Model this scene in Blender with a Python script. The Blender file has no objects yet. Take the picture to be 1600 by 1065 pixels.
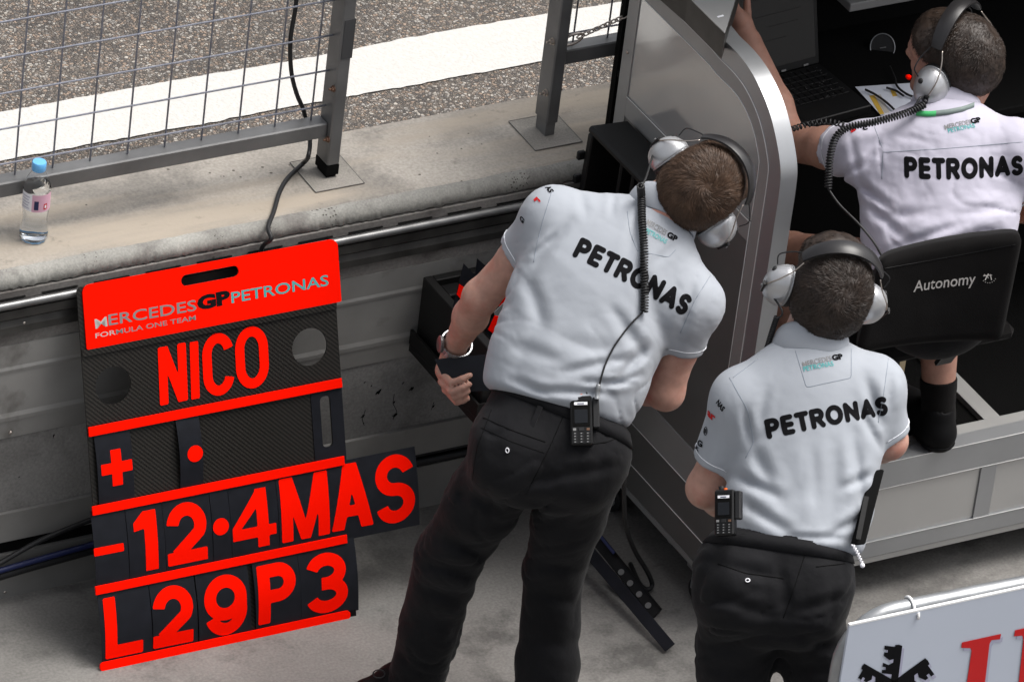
import bpy, math, random
import numpy as np
from mathutils import Vector, Matrix
from mathutils.bvhtree import BVHTree
random.seed(7); rng = np.random.default_rng(11)
scene = bpy.context.scene
COL = scene.collection
PI = math.pi

# ------------------------------------------------------------------ camera
FPX = 10580.0
hA, pB, rC = np.radians([32.3, 32.6, 7.26])
FW = np.array([np.sin(hA)*np.cos(pB), np.cos(hA)*np.cos(pB), -np.sin(pB)])
_r = np.array([np.cos(hA), -np.sin(hA), 0.0]); _u = np.cross(_r, FW)
RT = np.cos(rC)*_r + np.sin(rC)*_u
UP = -np.sin(rC)*_r + np.cos(rC)*_u
def ray(x, y):
    d = FW*FPX + RT*(x-800) - UP*(y-532.5); return d/np.linalg.norm(d)
CAM = -ray(340, 858)*15.35
cd = bpy.data.cameras.new('camera'); cam = bpy.data.objects.new('camera', cd); COL.objects.link(cam)
cd.sensor_width = 36; cd.lens = FPX/1600*36; cd.clip_end = 500; cd.clip_start = 0.5
cam.matrix_world = Matrix(((RT[0], UP[0], -FW[0], CAM[0]), (RT[1], UP[1], -FW[1], CAM[1]), (RT[2], UP[2], -FW[2], CAM[2]), (0, 0, 0, 1)))
scene.camera = cam
# ------------------------------------------------------------------ light
w = bpy.data.worlds.new('World'); scene.world = w; w.use_nodes = True
nt = w.node_tree; bg = nt.nodes['Background']
sky = nt.nodes.new('ShaderNodeTexSky'); sky.sky_type = 'NISHITA'; sky.sun_disc = False
SUN_EL, SUN_AZ = math.radians(66), math.radians(105)      # azimuth clockwise from +Y
sky.sun_elevation = SUN_EL; sky.sun_rotation = SUN_AZ
sky.air_density = 1.0; sky.dust_density = 6.0; sky.ozone_density = 1.0
bw = nt.nodes.new('ShaderNodeRGBToBW'); mxs = nt.nodes.new('ShaderNodeMix'); mxs.data_type = 'RGBA'; mxs.inputs[0].default_value = .80   # hazy white sky
nt.links.new(sky.outputs[0], bw.inputs[0]); nt.links.new(sky.outputs[0], mxs.inputs[6]); nt.links.new(bw.outputs[0], mxs.inputs[7])
nt.links.new(mxs.outputs[2], bg.inputs[0]); bg.inputs[1].default_value = 0.15
sd = bpy.data.lights.new('sun', 'SUN'); sd.energy = 1.7; sd.angle = math.radians(34); sd.color = (1.0, 0.955, 0.90)
so = bpy.data.objects.new('sun', sd); COL.objects.link(so)
sdir = Vector((math.sin(SUN_AZ)*math.cos(SUN_EL), math.cos(SUN_AZ)*math.cos(SUN_EL), math.sin(SUN_EL)))
so.rotation_euler = (-sdir).to_track_quat('-Z', 'Y').to_euler(); so.location = (5, 5, 20)
scene.view_settings.view_transform = 'Standard'; scene.view_settings.look = 'None'
scene.view_settings.exposure = 0.66; scene.view_settings.gamma = 1
scene.render.engine = 'CYCLES'

# ------------------------------------------------------------------ measuring helpers (surveyed from the photo onto real planes)
def at(x, y, X=None, Y=None, Z=None):
    d = ray(x, y)
    if X is not None: t = (X-CAM[0])/d[0]
    elif Y is not None: t = (Y-CAM[1])/d[1]
    else: t = (Z-CAM[2])/d[2]
    return CAM + d*t
def dep(p): return float((np.array(p)-CAM) @ FW)
def jd(x, y, d):
    q = ray(x, y); return CAM + q*(d/(q @ FW))
def VW(x, y, z): return RT*x + UP*y - FW*z                 # direction: right, up, towards viewer
def nrm(v): v = np.array(v, float); return v/np.linalg.norm(v)

# ------------------------------------------------------------------ objects
def tag(o, label=None, cat=None, group=None, kind=None):
    if label: o['label'] = label
    if cat: o['category'] = cat
    if group: o['group'] = group
    if kind: o['kind'] = kind
    return o
def empty(name, loc, label, cat, group=None):
    o = bpy.data.objects.new(name, None); COL.objects.link(o); o.location = Vector(loc); o.empty_display_size = .05
    return tag(o, label, cat, group)
def mk(name, V, F, mat, parent=None, smooth=False):
    V = np.asarray(V, float)
    org = V.mean(0) if len(V) else np.zeros(3)
    if parent is None: org = np.array([(V[:, 0].min()+V[:, 0].max())/2, (V[:, 1].min()+V[:, 1].max())/2, V[:, 2].min()])
    me = bpy.data.meshes.new(name); me.from_pydata((V-org).tolist(), [], [list(map(int, f)) for f in F])
    me.materials.append(mat); me.update()
    if smooth: me.polygons.foreach_set('use_smooth', [True]*len(me.polygons))
    o = bpy.data.objects.new(name, me); COL.objects.link(o); 
    pl = wloc(parent) if parent is not None else np.zeros(3)
    if parent is not None: o.parent = parent
    o.location = Vector(org-pl)
    return o
def wloc(o):
    p = np.zeros(3)
    while o is not None: p = p+np.array(o.location); o = o.parent
    return p
class MB:
    def __init__(s): s.V = []; s.F = []
    def add(s, V, F):
        n = len(s.V); s.V += [tuple(v) for v in V]; s.F += [[i+n for i in f] for f in F]; return s
    def hexa(s, c8, bev=0.0):
        c8 = np.array(c8, float)   # order: bottom 4 ccw, top 4 ccw
        if bev <= 0:
            return s.add(c8, [(3,2,1,0),(4,5,6,7),(0,1,5,4),(1,2,6,5),(2,3,7,6),(3,0,4,7)])
        # chamfered: each face shrinks, edges & corners filled
        faces = [(3,2,1,0),(4,5,6,7),(0,1,5,4),(1,2,6,5),(2,3,7,6),(3,0,4,7)]
        nb = {i: [] for i in range(8)}
        vid = {}; V = []; F = []
        for fi, f in enumerate(faces):
            for k in range(4):
                p = c8[f[k]]; a = c8[f[k-1]]; b = c8[f[(k+1) % 4]]
                q = p + nrm(a-p)*bev + nrm(b-p)*bev
                vid[(fi, f[k])] = len(V); V.append(q)
            F.append([vid[(fi, v)] for v in f])
        ed = {}
        for fi, f in enumerate(faces):
            for k in range(4):
                a, b = f[k], f[(k+1) % 4]; ed.setdefault((min(a,b), max(a,b)), []).append((fi, a, b))
        for e, l in ed.items():
            (f1, a, b), (f2, c, d) = l
            F.append([vid[(f1, b)], vid[(f1, a)], vid[(f2, a)], vid[(f2, b)]])
        for i in range(8):
            fs = [fi for fi, f in enumerate(faces) if i in f]
            tri = [vid[(fi, i)] for fi in fs]
            n = np.cross(V[tri[1]]-V[tri[0]], V[tri[2]]-V[tri[0]])
            if n @ (c8[i]-c8.mean(0)) < 0: tri = tri[::-1]
            F.append(tri)
        return s.add(V, F)
    def box(s, lo, hi, bev=0.0):
        (a,b,c),(d,e,f) = lo, hi
        return s.hexa([(a,b,c),(d,b,c),(d,e,c),(a,e,c),(a,b,f),(d,b,f),(d,e,f),(a,e,f)], bev)
    def obox(s, o, ex, ey, ez, bev=0.0):
        o, ex, ey, ez = map(np.array, (o, ex, ey, ez))
        if np.dot(np.cross(ex, ey), ez) < 0: o = o+ex; ex = -ex
        return s.hexa([o, o+ex, o+ex+ey, o+ey, o+ez, o+ex+ez, o+ex+ey+ez, o+ey+ez], bev)
    def bar(s, A, B, w, h, up=(0,0,1), bev=0.0):
        A, B = np.array(A, float), np.array(B, float); d = nrm(B-A); x = nrm(np.cross(d, up)); z = np.cross(x, d)
        return s.obox(A-x*w/2-z*h/2, x*w, B-A, z*h, bev)
    def tube(s, P, r, n=8, closed=False, caps=True, flat=None):
        P = np.array(P, float); m = len(P); R = np.full(m, r) if np.isscalar(r) else np.array(r)
        T = np.zeros_like(P)
        for i in range(m):
            a = P[(i-1) % m] if (closed or i > 0) else P[i]; b = P[(i+1) % m] if (closed or i < m-1) else P[i]
            T[i] = nrm(b-a)
        x = np.cross(T[0], (0,0,1)); 
        if np.linalg.norm(x) < 1e-3: x = np.cross(T[0], (1,0,0))
        x = nrm(x); V = []
        for i in range(m):
            x = x - T[i]*(x @ T[i]); x = nrm(x); y = np.cross(T[i], x)
            for k in range(n):
                a = 2*PI*k/n; V.append(P[i] + (x*math.cos(a)+y*math.sin(a))*R[i])
        F = []
        for i in range(m if closed else m-1):
            j = (i+1) % m
            for k in range(n):
                l = (k+1) % n; F.append((i*n+k, i*n+l, j*n+l, j*n+k))
        if not closed and caps: F.append(tuple(range(n))[::-1]); F.append(tuple((m-1)*n+k for k in range(n)))
        return s.add(V, F)
    def lathe(s, prof, o, ax=(0,0,1), n=24, cap=True):
        o = np.array(o, float); z = nrm(ax); x = np.cross(z, (0,0,1))
        if np.linalg.norm(x) < 1e-3: x = np.array((1.,0,0))
        x = nrm(x); y = np.cross(z, x); V = []; F = []
        for r, h in prof:
            for k in range(n):
                a = 2*PI*k/n; V.append(o + z*h + (x*math.cos(a)+y*math.sin(a))*r)
        for i in range(len(prof)-1):
            for k in range(n):
                l = (k+1) % n; F.append((i*n+k, i*n+l, (i+1)*n+l, (i+1)*n+k))
        if cap: F.append(tuple(range(n))[::-1]); F.append(tuple((len(prof)-1)*n+k for k in range(n)))
        return s.add(V, F)
    def prism(s, poly, ext):
        poly = np.array(poly, float); ext = np.array(ext, float); n = len(poly)
        c = np.cross(poly[1]-poly[0], poly[2]-poly[1])
        nn = sum(np.cross(poly[i]-poly[0], poly[(i+1) % n]-poly[0]) for i in range(1, n-1))
        if nn @ ext < 0: poly = poly[::-1]
        V = np.vstack([poly, poly+ext]); F = [tuple(range(n))[::-1], tuple(range(n, 2*n))]
        F += [(i, (i+1) % n, n+(i+1) % n, n+i) for i in range(n)]
        return s.add(V, F)
    def build(s, name, mat, parent=None, smooth=False):
        o = mk(name, s.V, s.F, mat, parent, smooth)
        if smooth == 'auto': smooth_angle(o, 40)
        return o
def smooth_angle(o, deg):
    me = o.data; me.polygons.foreach_set('use_smooth', [True]*len(me.polygons))
    try: me.set_sharp_from_angle(angle=math.radians(deg))
    except Exception: pass
def bez(P, n=12):
    """Catmull-Rom through the points"""
    P = [np.array(p, float) for p in P]; P = [2*P[0]-P[1]]+P+[2*P[-1]-P[-2]]; out = []
    for i in range(1, len(P)-2):
        for k in range(n):
            t = k/n; a, b, c, d = P[i-1:i+3]
            out.append(.5*((2*b)+(c-a)*t+(2*a-5*b+4*c-d)*t*t+(3*b-a-3*c+d)*t**3))
    out.append(P[-2]); return out

# ------------------------------------------------------------------ materials
def _n(nt, t, **k):
    n = nt.nodes.new(t)
    for a, b in k.items(): setattr(n, a, b)
    return n
def material(name, col, rough=.6, metal=0.0, spec=.5, noise=None, bump=None, coat=0, trans=0, ior=1.45, sheen=0, stains=None, coords='Object', sss=0):
    """noise=(scale, amount, detail) lightness variation; bump=(scale, strength, detail); stains=(scale, colour, threshold)"""
    m = bpy.data.materials.new(name); m.use_nodes = True; nt = m.node_tree; b = nt.nodes['Principled BSDF']
    b.inputs['Base Color'].default_value = (*col, 1); b.inputs['Roughness'].default_value = rough
    b.inputs['Metallic'].default_value = metal; b.inputs['Specular IOR Level'].default_value = spec
    b.inputs['Coat Weight'].default_value = coat; b.inputs['Transmission Weight'].default_value = trans; b.inputs['IOR'].default_value = ior
    if sheen: b.inputs['Sheen Weight'].default_value = sheen; b.inputs['Sheen Roughness'].default_value = .5
    if sss:
        b.inputs['Subsurface Weight'].default_value = sss; b.inputs['Subsurface Radius'].default_value = (.012, .004, .002); b.inputs['Subsurface Scale'].default_value = 1
    tc = _n(nt, 'ShaderNodeTexCoord'); L = nt.links.new
    last = None
    if noise:
        n = _n(nt, 'ShaderNodeTexNoise'); n.inputs['Scale'].default_value = noise[0]; n.inputs['Detail'].default_value = noise[2] if len(noise) > 2 else 6
        L(tc.outputs[coords], n.inputs['Vector'])
        mr = _n(nt, 'ShaderNodeMapRange'); mr.inputs[1].default_value = .3; mr.inputs[2].default_value = .7
        mr.inputs[3].default_value = 1-noise[1]; mr.inputs[4].default_value = 1+noise[1]; L(n.outputs[0], mr.inputs[0])
        mx = _n(nt, 'ShaderNodeMix', data_type='RGBA', blend_type='MULTIPLY'); mx.inputs[0].default_value = 1
        mx.inputs[6].default_value = (*col, 1); L(mr.outputs[0], mx.inputs[7]); last = mx.outputs[2]
    if stains:
        n = _n(nt, 'ShaderNodeTexNoise'); n.inputs['Scale'].default_value = stains[0]; n.inputs['Detail'].default_value = 8; n.inputs['Roughness'].default_value = .65
        L(tc.outputs[coords], n.inputs['Vector'])
        mr = _n(nt, 'ShaderNodeMapRange'); mr.inputs[1].default_value = stains[2]; mr.inputs[2].default_value = stains[2]+.12; L(n.outputs[0], mr.inputs[0])
        mr.inputs[4].default_value = stains[3] if len(stains) > 3 else .8
        mx = _n(nt, 'ShaderNodeMix', data_type='RGBA'); L(mr.outputs[0], mx.inputs[0])
        if last: L(last, mx.inputs[6])
        else: mx.inputs[6].default_value = (*col, 1)
        mx.inputs[7].default_value = (*stains[1], 1); last = mx.outputs[2]
    if last: L(last, b.inputs['Base Color'])
    if bump:
        n = _n(nt, 'ShaderNodeTexNoise'); n.inputs['Scale'].default_value = bump[0]; n.inputs['Detail'].default_value = bump[2] if len(bump) > 2 else 4
        L(tc.outputs[coords], n.inputs['Vector'])
        bp = _n(nt, 'ShaderNodeBump'); bp.inputs['Strength'].default_value = bump[1]; bp.inputs['Distance'].default_value = bump[3] if len(bump) > 3 else .01
        L(n.outputs[0], bp.inputs['Height']); L(bp.outputs[0], b.inputs['Normal'])
    return m
M = {}
M['red'] = material('fluorescent_red', (1.0, .006, .0), .8, spec=.03)
M['black_text'] = material('black_print', (.006, .006, .007), .75, spec=.08)
M['plate'] = material('plate_vinyl', (.009, .010, .014), .5, noise=(30, .2), spec=.22)
M['teal'] = material('teal_print', (.07, .36, .36), .5)
M['silver_print'] = material('silver_print', (.42, .40, .38), .4)
M['steel_post'] = material('painted_steel', (.15, .15, .15), .42, .35, noise=(9, .22, 8), bump=(60, .12, 4, .003), stains=(5, (.14, .12, .10), .62, .6))
M['wire'] = material('galvanised_wire', (.27, .28, .33), .45, .4, noise=(40, .2))
M['steel_clad'] = material('brushed_steel', (.27, .265, .255), .45, .4, noise=(4, .22, 9), bump=(14, .06, 3, .01), stains=(3.5, (.09, .08, .07), .58, .7))
M['steel_rail'] = material('polished_rail', (.18, .18, .18), .38, .7, noise=(20, .25))
M['dark_rail'] = material('dark_rail', (.05, .048, .045), .4, .5, noise=(14, .4, 8))
M['bolt'] = material('bolt', (.45, .4, .36), .35, .9)
M['rust'] = material('rusty_bolt', (.16, .09, .06), .6, .5)
M['black_plastic'] = material('black_plastic', (.007, .007, .0075), .45, spec=.3, noise=(60, .2), bump=(400, .1, 2, .001))
M['black_matte'] = material('black_matte', (.004, .004, .004), .8, spec=.1)
M['rubber'] = material('rubber', (.010, .010, .011), .55)
M['case'] = material('case_black', (.007, .0068, .0068), .5, spec=.3, noise=(20, .15), bump=(300, .12, 2, .001))
M['alu'] = material('anodised_aluminium', (.38, .39, .405), .38, .65, noise=(6, .06), bump=(25, .03, 2, .003))
M['alu_dark'] = material('grey_frame', (.33, .328, .322), .42, .25, noise=(6, .08))
M['panel'] = material('gloss_grey_panel', (.44, .438, .432), .10, .35, noise=(3, .05), coat=.6, bump=(2.6, .3, 1, .05))
M['panel_low'] = material('dark_gloss_panel', (.17, .166, .16), .3, .3, noise=(5, .08), coat=.3)
M['white_line'] = material('bright_edge', (.75, .75, .74), .35)
M['carpet'] = material('black_carpet', (.004, .004, .004), .95, spec=.05, bump=(500, .5, 2, .003))
M['leather'] = material('headband_leather', (.018, .017, .018), .33)
M['cup'] = material('silver_cup', (.45, .455, .47), .3, .55, noise=(40, .04), stains=(30, (.3, .3, .3), .72, .5))
M['white_plastic'] = material('white_plastic', (.8, .8, .8), .4)
M['chair_fabric'] = material('chair_cloth', (.005, .0045, .0045), .9, spec=.15, sheen=.03, noise=(14, .2), bump=(350, .25, 2, .002))
M['trouser'] = material('black_cotton', (.0065, .0065, .0078), .82, sheen=.04, noise=(7, .25), bump=(18, .35, 6, .012), spec=.2)
M['shirt'] = material('pale_grey_polo', (.328, .350, .386), .75, noise=(5, .04), bump=(14, .12, 5, .012), sheen=.1, spec=.25)
M['shirt_white'] = material('white_shirt', (.46, .445, .525), .75, noise=(5, .04), bump=(14, .14, 5, .012), sheen=.1, spec=.25)
M['piping'] = material('white_piping', (.72, .74, .78), .6)
M['seam'] = material('shirt_seam', (.22, .25, .29), .8)
M['skin'] = material('skin', (.46, .262, .205), .48, noise=(45, .12, 5), bump=(160, .12, 4, .002), stains=(14, (.44, .18, .135), .50, .6), sss=.15, spec=.35)
M['skin_dark'] = material('skin_tanned', (.38, .205, .155), .5, noise=(45, .12, 5), bump=(160, .12, 4, .002), sss=.1, spec=.35)
M['hair_brown'] = material('hair_brown', (.066, .037, .022), .5, noise=(35, .35, 3), spec=.4)
M['hair_dark'] = material('hair_dark', (.024, .015, .0105), .5, noise=(35, .3, 3), spec=.45)
M['hair_base'] = material('scalp', (.11, .05, .03), .7, noise=(30, .3))
M['water'] = material('water', (.97, .985, 1), .02, trans=1, ior=1.22)
M['pet'] = material('clear_plastic', (.98, .99, 1), .04, trans=1, ior=1.12)
M['cap'] = material('blue_cap', (.13, .42, .78), .35, coat=.3)
M['pink'] = material('pink_label', (.62, .36, .46), .4)
M['label_white'] = material('white_label', (.78, .78, .82), .4)
M['shoe'] = material('black_shoe', (.006, .006, .0065), .6, spec=.12)
M['tape'] = material('grey_tape', (.06, .06, .062), .6, spec=.2)
M['blue'] = material('blue_strip', (.010, .016, .07), .5)
M['galv'] = material('galvanised_pipe', (.29, .30, .31), .38, .6, noise=(14, .22, 8), bump=(50, .12, 4, .004), stains=(7, (.2, .2, .2), .6, .6))
M['ad_panel'] = material('white_board', (.46, .50, .58), .5, noise=(3, .02))
M['logo_red'] = material('sign_red', (.50, .002, .004), .5)
M['logo_shadow'] = material('print_grey', (.36, .36, .47), .5)
M['grey_plastic'] = material('grey_plastic', (.2, .2, .2), .5)
M['green'] = material('green_lanyard', (.06, .42, .14), .6)
M['lanyard_grey'] = material('grey_lanyard', (.16, .20, .19), .6)
M['paper'] = material('paper', (.55, .58, .66), .6)
M['yellow'] = material('yellow_print', (.50, .32, .05), .6)
M['screen'] = material('dark_screen', (.006, .007, .009), .15)
M['orange'] = material('orange_button', (.8, .14, .02), .4)
M['keys'] = material('key_white', (.20, .20, .20), .5)
M['wood'] = material('beige_edge', (.42, .34, .22), .5)

def concrete(name, col, sc=1.0, pits=True, dark=(.2,.18,.16), streak=None, pm=.17, ps=38):
    m = material(name, col, .85, noise=(2.6*sc, .30, 12), stains=(4.6*sc, dark, .51, .8), bump=(90*sc, .25, 6, .004), coords='Object')
    nt = m.node_tree; b = nt.nodes['Principled BSDF']; L = nt.links.new
    src = b.inputs['Base Color'].links[0].from_socket
    tc = [n for n in nt.nodes if n.type == 'TEX_COORD'][0]
    n2 = _n(nt, 'ShaderNodeTexNoise'); n2.inputs['Scale'].default_value = 150*sc; n2.inputs['Detail'].default_value = 8; L(tc.outputs['Object'], n2.inputs['Vector'])
    mr = _n(nt, 'ShaderNodeMapRange'); mr.inputs[1].default_value = .35; mr.inputs[2].default_value = .65; mr.inputs[3].default_value = .87; mr.inputs[4].default_value = 1.13; L(n2.outputs[0], mr.inputs[0])
    mx = _n(nt, 'ShaderNodeMix', data_type='RGBA', blend_type='MULTIPLY'); mx.inputs[0].default_value = 1; L(src, mx.inputs[6]); L(mr.outputs[0], mx.inputs[7]); out = mx.outputs[2]
    if streak:
        mp = _n(nt, 'ShaderNodeMapping'); mp.inputs['Scale'].default_value = streak[0]; L(tc.outputs['Object'], mp.inputs['Vector'])
        n3 = _n(nt, 'ShaderNodeTexNoise'); n3.inputs['Scale'].default_value = 1; n3.inputs['Detail'].default_value = 6; L(mp.outputs[0], n3.inputs['Vector'])
        m3 = _n(nt, 'ShaderNodeMapRange'); m3.inputs[1].default_value = .45; m3.inputs[2].default_value = .62; L(n3.outputs[0], m3.inputs[0])
        mx2 = _n(nt, 'ShaderNodeMix', data_type='RGBA'); L(m3.outputs[0], mx2.inputs[0]); L(out, mx2.inputs[6]); mx2.inputs[7].default_value = (*streak[1], 1); out = mx2.outputs[2]
    if pits:
        v = _n(nt, 'ShaderNodeTexVoronoi'); v.inputs['Scale'].default_value = ps*sc; L(tc.outputs['Object'], v.inputs['Vector'])
        n4 = _n(nt, 'ShaderNodeTexNoise'); n4.inputs['Scale'].default_value = 6*sc; L(tc.outputs['Object'], n4.inputs['Vector'])
        th = _n(nt, 'ShaderNodeMapRange'); th.inputs[1].default_value = .5; th.inputs[2].default_value = .7; th.inputs[3].default_value = 0; th.inputs[4].default_value = pm; L(n4.outputs[0], th.inputs[0])
        lt = _n(nt, 'ShaderNodeMath', operation='LESS_THAN'); L(v.outputs['Distance'], lt.inputs[0]); L(th.outputs[0], lt.inputs[1])
        mx3 = _n(nt, 'ShaderNodeMix', data_type='RGBA'); L(lt.outputs[0], mx3.inputs[0]); L(out, mx3.inputs[6]); mx3.inputs[7].default_value = (col[0]*.3, col[1]*.28, col[2]*.26, 1); out = mx3.outputs[2]
    n5 = _n(nt, 'ShaderNodeTexNoise'); n5.inputs['Scale'].default_value = 19*sc; n5.inputs['Detail'].default_value = 10; n5.inputs['Roughness'].default_value = .7; L(tc.outputs['Object'], n5.inputs['Vector'])
    m5 = _n(nt, 'ShaderNodeMapRange'); m5.inputs[1].default_value = .60; m5.inputs[2].default_value = .70; m5.inputs[4].default_value = .55; L(n5.outputs[0], m5.inputs[0])
    x5 = _n(nt, 'ShaderNodeMix', data_type='RGBA'); L(m5.outputs[0], x5.inputs[0]); L(out, x5.inputs[6]); x5.inputs[7].default_value = (col[0]*.45, col[1]*.44, col[2]*.43, 1); out = x5.outputs[2]
    L(out, b.inputs['Base Color']); return m
M['floor'] = concrete('pit_lane_concrete', (.185, .178, .168), 1, False, (.085, .082, .078))
M['coping'] = concrete('wall_concrete', (.285, .262, .232), 1, True, (.185, .172, .155), ((1.1, 9, 9), (.34, .295, .24)))
M['rough_edge'] = concrete('chipped_concrete', (.25, .245, .225), 1.4, True, (.15, .14, .13), None, .36, 90)
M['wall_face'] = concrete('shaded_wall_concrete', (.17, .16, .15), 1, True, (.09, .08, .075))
M['low_conc'] = concrete('smooth_concrete_panel', (.20, .195, .188), 1, False, (.13, .125, .12))
M['patch'] = concrete('mortar_patch', (.235, .22, .195), 1.5, False, (.24, .22, .2))
def asphalt(name):
    m = bpy.data.materials.new(name); m.use_nodes = True; nt = m.node_tree; b = nt.nodes['Principled BSDF']; L = nt.links.new
    tc = _n(nt, 'ShaderNodeTexCoord'); v = _n(nt, 'ShaderNodeTexVoronoi'); v.inputs['Scale'].default_value = 125; L(tc.outputs['Object'], v.inputs['Vector'])
    sp = _n(nt, 'ShaderNodeSeparateColor'); L(v.outputs['Color'], sp.inputs[0])
    cr = _n(nt, 'ShaderNodeValToRGB'); e = cr.color_ramp.elements
    e[0].position = 0; e[0].color = (.09, .083, .077, 1); e[1].position = 1; e[1].color = (.56, .53, .48, 1)
    for p, c in ((.22, (.155, .135, .115)), (.45, (.23, .195, .165)), (.62, (.31, .235, .18)), (.78, (.32, .30, .275)), (.92, (.42, .385, .34))):
        x = e.new(p); x.color = (*c, 1)
    cr.color_ramp.interpolation = 'CONSTANT'; L(sp.outputs[0], cr.inputs[0])
    v2 = _n(nt, 'ShaderNodeTexVoronoi', feature='DISTANCE_TO_EDGE'); v2.inputs['Scale'].default_value = 125; L(tc.outputs['Object'], v2.inputs['Vector'])
    mr = _n(nt, 'ShaderNodeMapRange'); mr.inputs[1].default_value = .0; mr.inputs[2].default_value = .16; L(v2.outputs['Distance'], mr.inputs[0])
    mx = _n(nt, 'ShaderNodeMix', data_type='RGBA'); L(mr.outputs[0], mx.inputs[0]); mx.inputs[6].default_value = (.085, .07, .06, 1); L(cr.outputs[0], mx.inputs[7])
    n = _n(nt, 'ShaderNodeTexNoise'); n.inputs['Scale'].default_value = 3; n.inputs['Detail'].default_value = 6; L(tc.outputs['Object'], n.inputs['Vector'])
    m2 = _n(nt, 'ShaderNodeMapRange'); m2.inputs[1].default_value = .3; m2.inputs[2].default_value = .7; m2.inputs[3].default_value = .62; m2.inputs[4].default_value = .94; L(n.outputs[0], m2.inputs[0])
    mm = _n(nt, 'ShaderNodeMix', data_type='RGBA', blend_type='MULTIPLY'); mm.inputs[0].default_value = 1; L(mx.outputs[2], mm.inputs[6]); L(m2.outputs[0], mm.inputs[7])
    L(mm.outputs[2], b.inputs['Base Color']); b.inputs['Roughness'].default_value = .8
    bp = _n(nt, 'ShaderNodeBump'); bp.inputs['Strength'].default_value = .8; bp.inputs['Distance'].default_value = .004; L(mr.outputs[0], bp.inputs['Height']); L(bp.outputs[0], b.inputs['Normal'])
    return m
M['asphalt'] = asphalt('exposed_aggregate_asphalt')
M['line'] = material('white_road_paint', (.47, .46, .44), .7, noise=(60, .05, 6), bump=(90, .5, 4, .006), stains=(55, (.34, .31, .27), .64, .7))
def carbon(name):
    m = material(name, (.02, .019, .018), .35, coat=.1, spec=.3, noise=None); nt = m.node_tree; b = nt.nodes['Principled BSDF']; L = nt.links.new
    tc = _n(nt, 'ShaderNodeTexCoord'); mp = _n(nt, 'ShaderNodeMapping'); mp.inputs['Rotation'].default_value = (0, math.radians(-42), 0); L(tc.outputs['Object'], mp.inputs['Vector'])
    wv = _n(nt, 'ShaderNodeTexWave', bands_direction='Z'); wv.inputs['Scale'].default_value = 42; wv.inputs['Distortion'].default_value = .4; L(mp.outputs[0], wv.inputs['Vector'])
    mx = _n(nt, 'ShaderNodeMix', data_type='RGBA'); L(wv.outputs['Fac'], mx.inputs[0]); mx.inputs[6].default_value = (.006, .0055, .005, 1); mx.inputs[7].default_value = (.026, .024, .021, 1)
    L(mx.outputs[2], b.inputs['Base Color']); return m
M['carbon'] = carbon('carbon_fibre')

# ------------------------------------------------------------------ implicit surfaces
def cone(A, B, ra, rb, flat=None, k=1.0):
    A = np.array(A, float); B = np.array(B, float)
    fl = None if flat is None else nrm(flat)
    BA = B-A
    if fl is not None: BA = BA+fl*(BA @ fl)*(1/k-1)
    L2 = max(BA @ BA, 1e-9)
    def f(P):
        p = P-A
        if fl is not None: p = p+np.outer(p @ fl, fl)*(1/k-1)
        t = np.clip(p @ BA/L2, 0, 1)
        return (np.linalg.norm(p-t[:, None]*BA, axis=1)-(ra+(rb-ra)*t))*(1 if fl is None else .5+.5*k)
    return f
def ell(c, ax, rad):
    """ellipsoid: centre, 3 axis rows, radii"""
    c = np.array(c, float); Mx = np.array(ax, float); rad = np.array(rad, float)
    def f(P):
        q = (P-c) @ Mx.T/rad; l = np.linalg.norm(q, axis=1); return (l-1)*rad.min()*np.where(l > 1, 1.0, 1.0)
    return f
def plane(p, n):
    p = np.array(p, float); n = nrm(n); return lambda P: (P-p) @ n
def smin(a, b, k):
    h = np.clip(.5+.5*(b-a)/k, 0, 1); return b*(1-h)+a*h-k*h*(1-h)
def smax(a, b, k): return -smin(-a, -b, k)
def union(fs, k=.03):
    def f(P):
        d = None
        for g in fs:
            kk = k
            if isinstance(g, tuple): g, kk = g
            e = g(P); d = e if d is None else smin(d, e, kk)
        return d
    return f
_lat = rng.random((32, 32, 32)).astype(np.float32)*2-1
def vnoise(P):
    i = np.floor(P).astype(int); f = P-i; f = f*f*(3-2*f); i &= 31; j = (i+1) & 31
    def g(a, b, c): return _lat[a, b, c]
    x0, y0, z0 = i.T; x1, y1, z1 = j.T; fx, fy, fz = f.T
    return ((g(x0,y0,z0)*(1-fx)+g(x1,y0,z0)*fx)*(1-fy)+(g(x0,y1,z0)*(1-fx)+g(x1,y1,z0)*fx)*fy)*(1-fz) + \
           ((g(x0,y0,z1)*(1-fx)+g(x1,y0,z1)*fx)*(1-fy)+(g(x0,y1,z1)*(1-fx)+g(x1,y1,z1)*fx)*fy)*fz
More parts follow.
